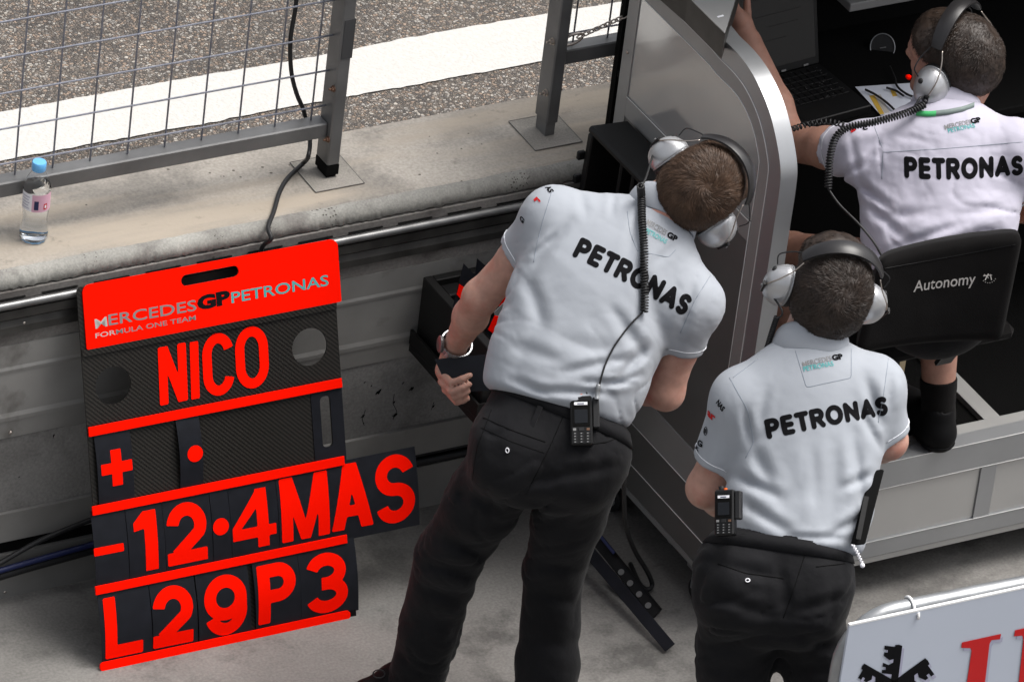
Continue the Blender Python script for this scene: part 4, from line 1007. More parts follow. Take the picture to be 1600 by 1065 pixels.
A2 = at(912, 866, Z=.06); B2_ = at(1040, 1018, Z=.006); d2 = B2_-A2; w2 = nrm(np.cross(d2, wn))*.028
if w2 @ RT < 0: w2 = -w2
b = MB(); b.obox(A2, d2, w2, wn*.006, .001); sb = b.build('metal_strip', M['plate'], None); tag(sb, 'long flat black strip lying on the floor in front of the slotted rack', 'strip')
P = [at(978, 690, Z=.55), at(975, 760, Z=.40), at(978, 820, Z=.25), at(992, 860, Z=.13), at(1010, 890, Z=.06), at(1019, 912, Z=.02), at(1012, 920, Z=.012), at(1000, 912, Z=.012), at(985, 880, Z=.012)]
b = MB(); b.tube(bez(P, 8), .0055, 8); tag(b.build('hanging_cable', M['rubber'], None, True), 'black cable hanging beside the stand side and curling on the floor by the rack', 'cable')
cc = coil([at(975, 684, Z=.60), at(977, 700, Z=.57), at(978, 712, Z=.54)], .0035, .0016, .006); tag(cc.build('key_strap', M['bolt'], None, True), 'short silver braided strap end hanging at the right hip of the leaning man', 'strap')

# ------------------------------------------------------------------ crowd barrier with board, bottom right
ZBR = 1.05
bar = empty('crowd_barrier', at(1400, 960, Z=ZBR)*np.array((1, 1, 0)), 'galvanised tube barrier carrying a white board with crossed keys and red letters', 'barrier')
K0 = at(1345, 950, Z=ZBR); K1 = at(1600, 899, Z=ZBR); kx = nrm(K1-K0); kx[2] = 0; kx = nrm(kx); kn = np.cross(kx, (0, 0, 1))   # kn -> viewer
c0 = at(1311, 1010, Y=K0[1])
R_ = .018; xl = at(1309, 1040, Y=K0[1])[0]
base0 = np.array((xl+R_*.2, K0[1], 0)); zt_ = K0[2]
pts = [base0+(0, 0, .0), base0+(0, 0, zt_-.13)]
for a in np.linspace(0, 90, 9)[1:]: pts.append(base0+kx*.11*(1-math.cos(math.radians(a)))+np.array((0, 0, zt_-.13+.11*math.sin(math.radians(a)))))
pts[-1:] = [base0+kx*.11+np.array((0, 0, zt_-.02))]
pts += [base0+kx*2.2+np.array((0, 0, zt_-.02)), base0+kx*2.31+np.array((0, 0, zt_-.13)), base0+kx*2.31]
b = MB(); b.tube(pts, R_, 18); b.build('tube_frame', M['galv'], bar, True)
b = MB(); b.tube([base0+(0, 0, .18), base0+kx*2.31+(0, 0, .18)], .013, 12); b.build('lower_rail', M['galv'], bar, True)
for k in range(1, 16): 
    b = MB(); q = base0+kx*(.144*k); b.tube([q+(0, 0, .18), q+(0, 0, zt_-.03)], .007, 8); b.build('upright_bar', M['galv'], bar, True)
for s in (0, 2.31):
    b = MB(); b.bar(base0+kx*s-kn*.30+(0, 0, .02), base0+kx*s+kn*.30+(0, 0, .02), .035, .012); b.build('foot', M['galv'], bar)
# board plane: front of the tubes
bo = base0+kn*(R_+.004); 
def onb(px_, py_, off=0.0):
    d = ray(px_, py_); t = ((bo+kn*off-CAM) @ kn)/(d @ kn); return CAM+d*t
tl = onb(1325, 973); tr = onb(1600, 914); zt1 = tl[2]
kz = np.array((0, 0, 1.0)); kxx = nrm(tr-tl)
b = MB(); b.obox(tl-kz*.85, kxx*2.15, kz*.85, kn*.006, .0008); pn = b.build('board_panel', M['ad_panel'], bar)
b = MB(); b.obox(tl-kz*.003+kn*.0004, kxx*2.15, kz*.0042, kn*.0062); b.build('board_edge', M['white_plastic'], bar)
def pboard(poly, mat, off, name, par=bar, th=.0006):
    b = MB(); b.prism([onb(*p, off=.006+off) for p in poly], kn*th); return b.build(name, mat, par)
S = lambda x, y: (1280+x/5, 880+y/5)
def logo(poly, mat, off, name, shadow=True):
    if shadow: pboard([S(x+16, y+22) for x, y in poly], M['logo_shadow'], off*.3+.0003, name+'_shade')
    pboard([S(*p) for p in poly], mat, off, name)
# three crossed keys
def key(base, ang, sgn, nm, scale=1.0):
    a = math.radians(ang); u = np.array((math.cos(a), -math.sin(a))); v = np.array((-u[1], u[0]))*sgn
    sh = [(-160, -27), (-160, 27), (300, 27), (306, 0), (300, -27)]
    bit = [(70, 26.5), (70, 105), (95, 105), (95, 80), (120, 80), (120, 105), (150, 105), (138, 60), (160, 26.5)]
    bit2 = [(190, 26.5), (178, 60), (205, 105), (232, 105), (232, 80), (255, 80), (255, 108), (285, 108), (285, 26.5)]
    for poly in (sh, bit, bit2):
        P = [tuple(np.array(base)+u*x*scale+v*y*scale) for x, y in poly]; logo(P, M['black_text'], .0012 if poly is sh else .0011, nm, True)
key((585, 935), 83, -1, 'key_emblem'); key((590, 945), 36, 1, 'key_emblem', 1.05); key((575, 935), 150, -1, 'key_emblem', .9)
# red letters (serif capitals) continue beyond the frame: U B S
def serifU(x, y):
    logo([(x, y+60), (x+5, y+100), (x+70, y+100), (x+20, y+560), (x+165, y+560), (x+225, y+65), (x+295, y+45), (x+308, y), (x+300, y-5)], M['logo_red'], .0014, 'letter_u')
logo([(1115, 615), (1110, 655), (1180, 658), (1190, 680), (1120, 1150), (1130, 1300), (1200, 1400), (1400, 1440), (1560, 1360), (1620, 1230), (1690, 560), (1745, 545), (1750, 470), (1530, 520), (1522, 566), (1585, 560), (1595, 590), (1530, 1180), (1470, 1280), (1370, 1300), (1290, 1260), (1265, 1180), (1330, 625), (1345, 595), (1412, 588), (1420, 548)], M['logo_red'], .0014, 'letter_u')
V2, F2 = font_text('BS', .40, 1.0, .012)
pp = onb(*S(1860, 1390), off=.0075); mk('letters', [pp+kxx*x+kz*y for x, y in V2], F2, M['logo_red'], bar)
# cable tie
q = onb(1430, 950); xq = q; ct = []
cy = base0+kx*((q-base0) @ kx)+np.array((0, 0, zt_-.02)); 
for a in np.linspace(150, -30, 12): ct.append(cy+(-kn*math.cos(math.radians(a))*-1*(R_+.003)+kz*math.sin(math.radians(a))*(R_+.003)))
ct.append(onb(1436, 958, .009)); ct.append(onb(1435, 966, .009))
b = MB(); b.tube(ct, .0034, 6); b.build('cable_tie', M['white_plastic'], bar, True)
b = MB(); qq = onb(1308, 1045, -.02); b.box(qq-(.004, .004, .02), qq+(.006, .004, .03)); b.build('sticker', M['yellow'], bar)
# ------------------------------------------------------------------ people
def hit(bv, px_, py_):
    d = ray(px_, py_); l, n, i, t = bv.ray_cast(Vector(CAM), Vector(d)); return (np.array(l), np.array(n)) if l is not None else (None, None)
def surf_path(bv, pts, off=.001, step=4):
    out = []
    for a, c in zip(pts[:-1], pts[1:]):
        n = max(2, int(math.hypot(c[0]-a[0], c[1]-a[1])/step))
        for k in range(n):
            t = k/n; l, m = hit(bv, a[0]+(c[0]-a[0])*t, a[1]+(c[1]-a[1])*t)
            if l is not None: out.append(l+m*off)
    l, m = hit(bv, *pts[-1])
    if l is not None: out.append(l+m*off)
    return out
def smooth_pts(P, it=3):
    P = np.array(P)
    for _ in range(it): P[1:-1] = (P[:-2]+2*P[1:-1]+P[2:])/4
    return P
def stitch(bv, pts, mat, parent, name='stitching', r=.0007, off=.0003):
    P = surf_path(bv, pts, off)
    if len(P) > 2: b = MB(); b.tube(smooth_pts(P, 1), r, 4); return b.build(name, mat, parent, True)
def ring_on(bv, c, ax, off=.001, n=48, rmax=.4):
    ax = nrm(ax); x = nrm(np.cross(ax, (.2, .1, 1))); y = np.cross(ax, x); out = []
    for k in range(n):
        a = 2*PI*k/n; d = x*math.cos(a)+y*math.sin(a); l, m, i, t = bv.ray_cast(Vector(np.array(c)+d*rmax), Vector(-d))
        if l is None: continue
        out.append(np.array(l)+d*off)
    return out
def band_on(bv, c, ax, hw, off, mat, name, parent, n=64, th=.002):
    R = [ring_on(bv, np.array(c)+nrm(ax)*s, ax, off, n) for s in (-hw, hw)]
    m = min(len(R[0]), len(R[1])); V = []; F = []
    for i in range(m):
        dv = nrm(R[0][i]-c); V += [R[0][i], R[0][i]+dv*th, R[1][i]+dv*th, R[1][i]]
    for i in range(m):
        j = (i+1) % m
        for k in range(4): F.append((i*4+k, i*4+(k+1) % 4, j*4+(k+1) % 4, j*4+k))
    return mk(name, V, F, mat, parent, True)
def print_on(bv, V2, F2, S3, ex, ey, n, mat, name, parent, off=.0008, bend=None):
    P = []; ok = []
    for x, y in V2:
        if bend: x, y = bend(x, y)
        q = S3+ex*x+ey*y; l, m, i, t = bv.ray_cast(Vector(q+n*.25), Vector(-n))
        if l is None: P.append(q); ok.append(False)
        else: P.append(np.array(l)+n*off); ok.append(True)
    F = [f for f in F2 if all(ok[i] for i in f)]
    if not F: return
    cen = np.array(P)[[i for i, o in enumerate(ok) if o]].mean(0)
    # keep faces wound towards n
    return mk(name, P, F, mat, parent, True)
def frame_on(bv, p0, p1):
    a, na = hit(bv, *p0); c, nc = hit(bv, *p1)
    if na @ FW > 0: na = -na
    if nc @ FW > 0: nc = -nc
    ex = nrm(c-a); n = nrm(na+nc); n = nrm(n-ex*(n @ ex)); 
    v = nrm(-FW); n = nrm(n*.6+nrm(v-ex*(v @ ex))*.4); ey = np.cross(n, ex); return a, ex, ey, n, np.linalg.norm(c-a)
def text_mesh(s, w=.26, gap=.07, rnd=True, widths=None):
    Wd = dict(P=.70, E=.62, T=.72, R=.74, O=.92, N=.80, A=.84, S=.64, G=.8); V = []; F = []; x = 0
    for ch in s:
        if ch == ' ': x += .4; continue
        W = (widths or Wd).get(ch, .7); v, f = glyph_mesh(ch, W, w, rnd, .045); n = len(V)
        V += [(a+x, b_) for a, b_ in v]; F += [[i+n for i in q] for q in f]; x += W+gap
        if ch in 'TA': x -= .03
    return np.array(V), F, x-gap
def big_print(bv, p0, p1, hpx, parent, scale_px, s='PETRONAS', bendk=0.0, slant=None):
    a, ex, ey, n, L = frame_on(bv, p0, p1); V2, F2, W = text_mesh(s); hm = hpx/scale_px
    V2 = V2*np.array((L/W, hm))
    bend = (lambda x, y: (x, y+bendk*math.sin(PI*x/L)+(slant or 0)*0)) if bendk else None
    return print_on(bv, V2, F2, a, ex, ey, n, M['black_text'], 'lettering', parent, bend=bend)
def small_print(bv, p0, p1, hpx, s, mat, parent, scale_px, bold=.01):
    a, ex, ey, n, L = frame_on(bv, p0, p1); V2, F2 = font_text(s, 1, 1, bold); W, H = V2.max(0); V2 = V2*np.array((L/W, hpx/scale_px/H))
    return print_on(bv, V2, F2, a, ex, ey, n, mat, 'lettering', parent, off=.0014)

def folds(specs, O, lat, upv, D):
    """creases laid into the cloth; each: (pixel A, pixel B, width m, depth m)"""
    L = []
    for A, B_, w_, dp in specs:
        a, c = jd(*A, D)-O, jd(*B_, D)-O; L.append((np.array((a @ lat, a @ upv)), np.array((c @ lat, c @ upv)), w_, dp))
    def f(P):
        q = np.stack([(P-O) @ lat, (P-O) @ upv], 1); s = np.zeros(len(P))
        for a, c, w_, dp in L:
            ba = c-a; t = np.clip((q-a) @ ba/(ba @ ba), 0, 1); d = np.linalg.norm(q-a-t[:, None]*ba, axis=1)
            tp = np.sqrt(np.clip(np.sin(PI*np.clip(t, .02, .98)), 0, 1)); s += 1.15*dp*tp*(np.exp(-(d/(w_*.8))**2)-.45*np.exp(-((d-1.7*w_)/w_)**2))
        return s
    return f
def ripple(O, lat, upv, sc, amp, seed=0, sharp=1.0):
    fw_ = np.cross(lat, upv); Mx = np.array([lat, fw_, upv])
    def f(P):
        q = (P-O) @ Mx.T; a = vnoise(q*np.array((5, 5, 6))+seed+3); q2 = q*np.array(sc)+a[:, None]*1.3+seed*7.3+50
        n = vnoise(q2); n3 = vnoise(q2*1.7+31.5)
        return amp*((.55-np.abs(n))*1.3+sharp*((1-np.abs(n3))**7-.15)*1.5)*np.clip(.6+.9*a, .08, 1.4)
    return f
def chain_(J, R, **k): return [cone(J[i], J[i+1], R[i], R[i+1], **k) for i in range(len(J)-1)]
def hand(wr, dr, pn, side, curl=.5, s=1.0):
    """simple relaxed hand: palm and five separate fingers; pn = palm normal, side = direction of the thumb"""
    dr, pn = nrm(dr), nrm(pn); sd = nrm(side-dr*(side @ dr)); pn = nrm(np.cross(dr, sd))*(1 if np.dot(np.cross(dr, sd), pn) > 0 else -1)
    out = [cone(wr, wr+dr*.05*s, .024*s, .026*s), cone(wr+dr*.06*s-sd*.025*s, wr+dr*.06*s+sd*.025*s, .015*s, .015*s)]
    for k, (o, l) in enumerate(((.030, .078), (.011, .086), (-.009, .08), (-.029, .064))):
        p = wr+dr*.085*s+sd*o*s; out.append(cone(wr+dr*.05*s+sd*o*.8*s, p, .013*s, .0095*s)); a = curl*.5; d = dr
        for j, fr in enumerate((.44, .32, .24)):
            d = nrm(dr*math.cos(a)+pn*math.sin(a)); q = p+d*l*fr*s; out.append((cone(p, q, (.0090-.0008*j)*s, (.0084-.0008*j)*s), .004)); p = q; a += curl*.9
    p0 = wr+dr*.025*s+sd*.018*s; p1 = p0+nrm(sd*.8+dr*.5+pn*.3)*.040*s; p2 = p1+nrm(dr*.9+sd*.25+pn*.3)*.032*s; p3 = p2+nrm(dr+pn*.4)*.026*s
    out += [cone(p0, p1, .014*s, .011*s), (cone(p1, p2, .0105*s, .0095*s), .004), (cone(p2, p3, .0095*s, .008*s), .004)]
    return out
def head_parts(c, r, f, u, s=1.0):
    X = lambda a, b_, d: np.array(c)+(r*a+f*b_+u*d)*s
    E = lambda p, rad: ell(X(*p), [r, f, u], np.array(rad)*s)
    out = [E((0, -.014, .034), (.076, .098, .090)), (E((0, -.034, .000), (.066, .066, .068)), .03), (E((0, .035, -.035), (.060, .058, .075)), .03), (E((0, .062, .045), (.062, .035, .042)), .03),
           (cone(X(0, .083, .018), X(0, .108, -.020), .008*s, .012*s), .012), (cone(X(-.010, .098, -.024), X(.010, .098, -.024), .008*s, .008*s), .006),
           (cone(X(-.030, .088, .024), X(.030, .088, .024), .010*s, .010*s), .014), (E((.035, .062, -.015), (.022, .02, .018)), .015), (E((-.035, .062, -.015), (.022, .02, .018)), .015),
           (cone(X(-.02, .084, -.052), X(.02, .084, -.052), .007*s, .007*s), .006), (cone(X(-.018, .083, -.062), X(.018, .083, -.062), .007*s, .007*s), .006), (cone(X(-.012, .078, -.092), X(.012, .078, -.092), .018*s, .018*s), .02),
           (E((.026, .082, .006), (.013, .010, .010)), .003), (E((-.026, .082, .006), (.013, .010, .010)), .003)]
    for sg in (1, -1): out += [(E((sg*.079, -.002, .0), (.009, .020, .032)), .008), (E((sg*.084, -.008, .006), (.008, .012, .022)), .005)]
    return out
def make_hair(par, c, r, f, u, mat, s=1.0, n=8000, whorl=(-.15, -.75, .65), thick=.011, L=.016, seed=1, bald=0, lines=None):
    X = lambda a, b_, d: np.array(c)+(r*a+f*b_+u*d)*s
    sk = union([ell(X(0, -.014, .034), [r, f, u], np.array((.076+thick*.8, .098+thick, .090+thick))*s), (ell(X(0, -.034, .0), [r, f, u], np.array((.066+thick, .066+thick*1.3, .068+thick))*s), .03), (ell(X(0, .055, .062), [r, f, u], np.array((.060+thick, .035+thick*.7, .036+thick))*s), .03)], .03)
    bc = X(*(np.array(whorl)/np.linalg.norm(whorl)*.115+(0, -.014, .034)))
    def fld(P):
        q = (P-c) @ np.array([r, f, u]).T/s; ed = vnoise(P*160+9)*.0035
        g1 = -((q[:, 1]-.085)*-.64+(q[:, 2]-.072)*.77+.010)*s          # hairline, forehead to nape
        side = np.where(q[:, 1] > -.025, .030-q[:, 2]-(q[:, 1]+.0)*.1, -.04-q[:, 2])*s   # keep above the ears in front
        side = np.where((q[:, 1] > .015) & (q[:, 2] < .02), .02, side)
        nape = (-.062-q[:, 2])*s
        d = sk(P)+vnoise(P*70)*.0022+vnoise(P*190)*.0010
        if bald: d = smax(d, bald*s-np.linalg.norm(P-bc, axis=1), .006)
        return smax(smax(smax(d, g1+ed, .010), nape+ed, .012), side+ed, .012)
    V, F = surface(fld, c-.15*s*np.ones(3), c+.16*s*np.ones(3), .004)
    h = npmesh('hair', V, F, mat, par)
    rg = np.random.default_rng(seed)
    T = np.vstack([F[:, :3], F[:, [0, 2, 3]]]); A, B_, C_ = V[T[:, 0]], V[T[:, 1]], V[T[:, 2]]; nn = np.cross(B_-A, C_-A); ar = np.linalg.norm(nn, axis=1)
    ok = ((A-c) @ nn.T.mean(1)*0 == 0)
    i = rg.choice(len(T), n, p=ar/ar.sum()); w1, w2 = rg.random(n), rg.random(n); fl = w1+w2 > 1; w1[fl], w2[fl] = 1-w1[fl], 1-w2[fl]
    P = A[i]+(B_[i]-A[i])*w1[:, None]+(C_[i]-A[i])*w2[:, None]; ctr = np.array(X(0, -.014, .03)); N = P-ctr; N /= np.linalg.norm(N, axis=1)[:, None]
    rad = np.linalg.norm(P-ctr, axis=1)
    okk = rad > .078*s
    if bald: okk &= (np.linalg.norm(P-bc, axis=1) > bald*s*1.25) | (rg.random(n) < .06)
    P, N = P[okk], N[okk]; n = len(P)
    wd = nrm(r*whorl[0]+f*whorl[1]+u*whorl[2]); T1 = N-wd[None]; T1 = P-(ctr+wd*.1*s); T1 -= N*np.sum(T1*N, 1)[:, None]; dist = np.linalg.norm(T1, axis=1); T1 /= dist[:, None]+1e-6
    sw = np.cross(N, T1); an = .8*np.exp(-dist/.05)+.2+.55*vnoise(P*26+5)+.35*vnoise(P*75+5); dirv = T1*np.cos(an)[:, None]+sw*np.sin(an)[:, None]
    # fringe combs forward
    ln = L*(.6+.8*rg.random(n))*s; dirv += rg.normal(0, .16, (n, 3)); dirv -= N*np.sum(dirv*N, 1)[:, None]*.8; dirv /= np.linalg.norm(dirv, axis=1)[:, None]
    lift = (.10+.16*rg.random(n)+.25*np.exp(-dist/.025)); wv = np.cross(N, dirv); wv += rg.normal(0, .4, (n, 3)); wv /= np.linalg.norm(wv, axis=1)[:, None]
    wdt = (.00035+.0003*rg.random(n))*s
    p0 = P-N*.003; p1 = P+dirv*(ln*.5)[:, None]+N*(ln*.5*lift)[:, None]; p2 = P+dirv*ln[:, None]+N*(ln*.55*lift)[:, None]
    VV = np.stack([p0-wv*wdt[:, None], p0+wv*wdt[:, None], p1+wv*wdt[:, None], p1-wv*wdt[:, None], p2+wv*(wdt*.3)[:, None], p2-wv*(wdt*.3)[:, None]], 1).reshape(-1, 3)
    b0 = np.arange(n)*6; FF = np.vstack([np.stack([b0, b0+1, b0+2, b0+3], 1), np.stack([b0+3, b0+2, b0+4, b0+5], 1)])
    st_ = npmesh('hair_strands', VV, FF, mat, h); return h
def headset(c, r, f, u, label, s=1.0, tilt=0.0, fwd=0.0, boom=False):
    r, f, u = map(np.array, (r, f, u)); X = lambda a, b_, d: np.array(c)+(r*a+f*(b_+fwd)+u*d)*s
    hs = empty('headset', X(0, 0, .15), label, 'headset', 'ear defender headsets worn by the crew')
    for sg in (1, -1):
        cc = X(sg*.1051, 0, -.012); ax = [r, f, u]
        base = ell(cc, ax, np.array((.033, .036, .047))*s)
        bx_ = union([base, (ell(X(sg*.0941, 0, -.010), ax, np.array((.022, .039, .050))*s), .008)], .01)
        g = lambda P, b_=bx_, sg=sg: smax(b_(P), -(((P-c) @ (r*sg))-.0871*s), .003)
        V, F = surface(g, cc-.07*s, cc+.07*s, .0028, 6); cup = npmesh('ear_cup', V, F, M['cup'], hs)
        b = MB(); P = [X(sg*.0881, math.cos(a)*.0385, -.010+math.sin(a)*.0495) for a in np.linspace(0, 2*PI, 33)[:-1]]; b.tube(P, .0022*s, 6, closed=True); b.build('cup_rim', M['alu'], cup, True)
        V, F = surface(union([lambda P, sg=sg: smax(ell(X(sg*.0791, 0, -.010), ax, np.array((.026, .040, .051))*s)(P), np.abs((P-c) @ (r*sg)-.0791*s)-.0085*s, .005)]), X(sg*.0791, 0, -.01)-.07*s, X(sg*.0791, 0, -.01)+.07*s, .003, 6)
        npmesh('ear_cushion', V, F, M['rubber'], hs)
        # fork wires, lever, screw
        e1 = X(sg*.086, .014, .088); e2 = X(sg*.086, -.014, .088); m1 = X(sg*.1281, .020, .030); pv = X(sg*.1371, -.012, -.006)
        b = MB(); b.tube(bez([e2, X(sg*.1011, -.022, .062), X(sg*.1231, -.024, .030), pv], 6), .0016*s, 6); b.build('wire_fork', M['bolt'], hs, True)
        b = MB(); b.tube(bez([e1, X(sg*.104, .026, .070), X(sg*.125, .030, .048), X(sg*.1211, .022, .026)], 6), .0015*s, 6); b.build('lead_wire', M['rubber'], hs, True)
        b = MB(); q = pv; rr_ = r*sg*s
        b.prism([q+(f*-.006+u*.006)*s+rr_*.001, q+(f*.006+u*.005)*s+rr_*.001, q+(f*.010-u*.024)*s-rr_*.004, q+(f*.002-u*.028)*s-rr_*.004], rr_*.005); b.build('lever', M['black_plastic'], hs)
        b = MB(); b.lathe([(.0032*s, 0), (.003*s, .002*s)], q+(u*-.004)*s+rr_*.006, r*sg, 10); b.build('screw', M['keys'], hs, True)
        b = MB(); b.lathe([(.0062*s, 0), (.006*s, .004*s), (.003*s, .005*s)], X(sg*.1241, .012, .020), nrm(r*sg+u*.5+f*.2), 12); b.build('grommet', M['rubber'], hs, True)
        if boom and sg == boom: 
            b = MB(); b.lathe([(.005*s, 0), (.006*s, .005*s), (.003*s, .011*s)], X(sg*.125, .038, .018), f, 10); b.build('volume_knob', M['red'], hs, True)
    V = []; F = []; N = 26; K = 8
    for i in range(N+1):
        a = math.radians(28+124*i/N); e = abs(i/N-.5)*2; wd_ = .017*(1-.30*e**3)+.001; th = .0065*(1-.2*e)
        ccx, ccz = math.cos(a)*.100, math.sin(a)*.110+.040
        for k in range(K):
            t = 2*PI*k/K+PI/8; V.append(X(ccx+math.cos(a)*th*math.sin(t), wd_*math.cos(t)*1.05, ccz+math.sin(a)*th*math.sin(t)))
    for i in range(N):
        for k in range(K): F.append((i*K+k, i*K+(k+1) % K, (i+1)*K+(k+1) % K, (i+1)*K+k))
    F += [tuple(range(K))[::-1], tuple(N*K+k for k in range(K))]
    o = mk('headband', V, F, M['leather'], hs, True); smooth_angle(o, 60)
    return hs
def collar(bv, c, ax, R0, H, fwd_, mat, par, flare=.012, k=.82, th=.0035):
    """stand-and-fall shirt collar"""
    ax = nrm(ax); x = nrm(np.cross(fwd_, ax)); y = np.cross(ax, x); V = []; F = []; n = 40
    prof = [(0, -.05), (0, H*.55), (.001, H), (.0045, H+.002), (.0095, H*.80), (.0135, H*.2), (flare+.006, -.033), (flare+.002, -.036), (.007, H*.1), (.007, -.05)]
    for i in range(n):
        a = 2*PI*i/n
        for rr, hh in prof: V.append(np.array(c)+(x*math.cos(a)+y*math.sin(a)*k)*(R0+rr)+ax*(hh-.022*(1+math.sin(a))))
    m = len(prof)
    for i in range(n):
        j = (i+1) % n
        for q in range(m-1): F.append((i*m+q, j*m+q, j*m+q+1, i*m+q+1))
    return mk('collar', V, F, mat, par, True)
def radio(c, x, y, n, label, s=1.0, antenna=True):
    c, x, y, n = map(np.array, (c, x, y, n)); x = nrm(x); n = nrm(n-x*(n @ x)); y = np.cross(n, x)
    t = empty('two_way_radio', c, label, 'radio', 'two-way radios clipped to belts')
    W, H, Dp = .046*s, .104*s, .026*s; o = c-x*W/2-y*H/2
    def bb(nm, u0, v0, w_, h_, z0, d_, mat, bev=.0012, par=t):
        m_ = MB(); m_.obox(o+x*W*u0+y*H*v0+n*z0, x*W*w_, y*H*h_, n*d_, bev); return m_.build(nm, mat, par)
    body = bb('radio_body', 0, 0, 1, 1, -Dp, Dp, M['black_plastic'], .003)
    bb('front_bezel', .1, .38, .8, .52, .0003, .0012, M['black_matte'], .0004); bb('screen', .2, .44, .6, .28, .0017, .0006, M['screen'], 0); bb('name_strip', .20, .81, .60, .060, .0017, .0006, M['label_white'], 0); 
    bb('strip_print', .34, .825, .3, .02, .0024, .0003, M['blue'], 0)
    bb('dpad', .38, .28, .24, .075, .0003, .0014, M['rubber'], .0004); bb('call_key', .12, .29, .14, .05, .0003, .0012, M['keys'], 0); bb('end_key', .74, .29, .14, .05, .0003, .0012, M['rust'], 0)
    for i in range(3):
        for j in range(4):
            kk = bb('key', .13+.29*i, .04+.058*j, .17, .038, .0003, .0010, M['rubber'], 0); bb('key_digit', .17+.29*i, .048+.058*j, .07, .02, .0015, .0003, M['keys'], 0, kk)
    b = MB(); b.lathe([(.006*s, 0), (.007*s, .006*s), (.0065*s, .009*s)], o+x*W*.28+y*H-n*.012, y, 14); b.build('knob', M['rubber'], t, 'auto')
    b = MB(); b.lathe([(.0042*s, 0), (.0042*s, .0045*s)], o+x*W*.52+y*H-n*.008, y, 12); b.build('alarm_button', M['orange'], t, 'auto')
    if antenna: b = MB(); b.lathe([(.0065*s, 0), (.0060*s, .012), (.0050*s, .016), (.0055*s, .058), (.003*s, .062)], o+x*W*.76+y*H-n*.013, y, 14); b.build('antenna', M['rubber'], t, 'auto')
    m_ = MB(); m_.obox(o+x*W*1.02+y*H*.35-n*Dp*.9, x*W*.30, y*H*.62, n*Dp*.75, .002); m_.build('side_connector', M['rubber'], t)
    return t

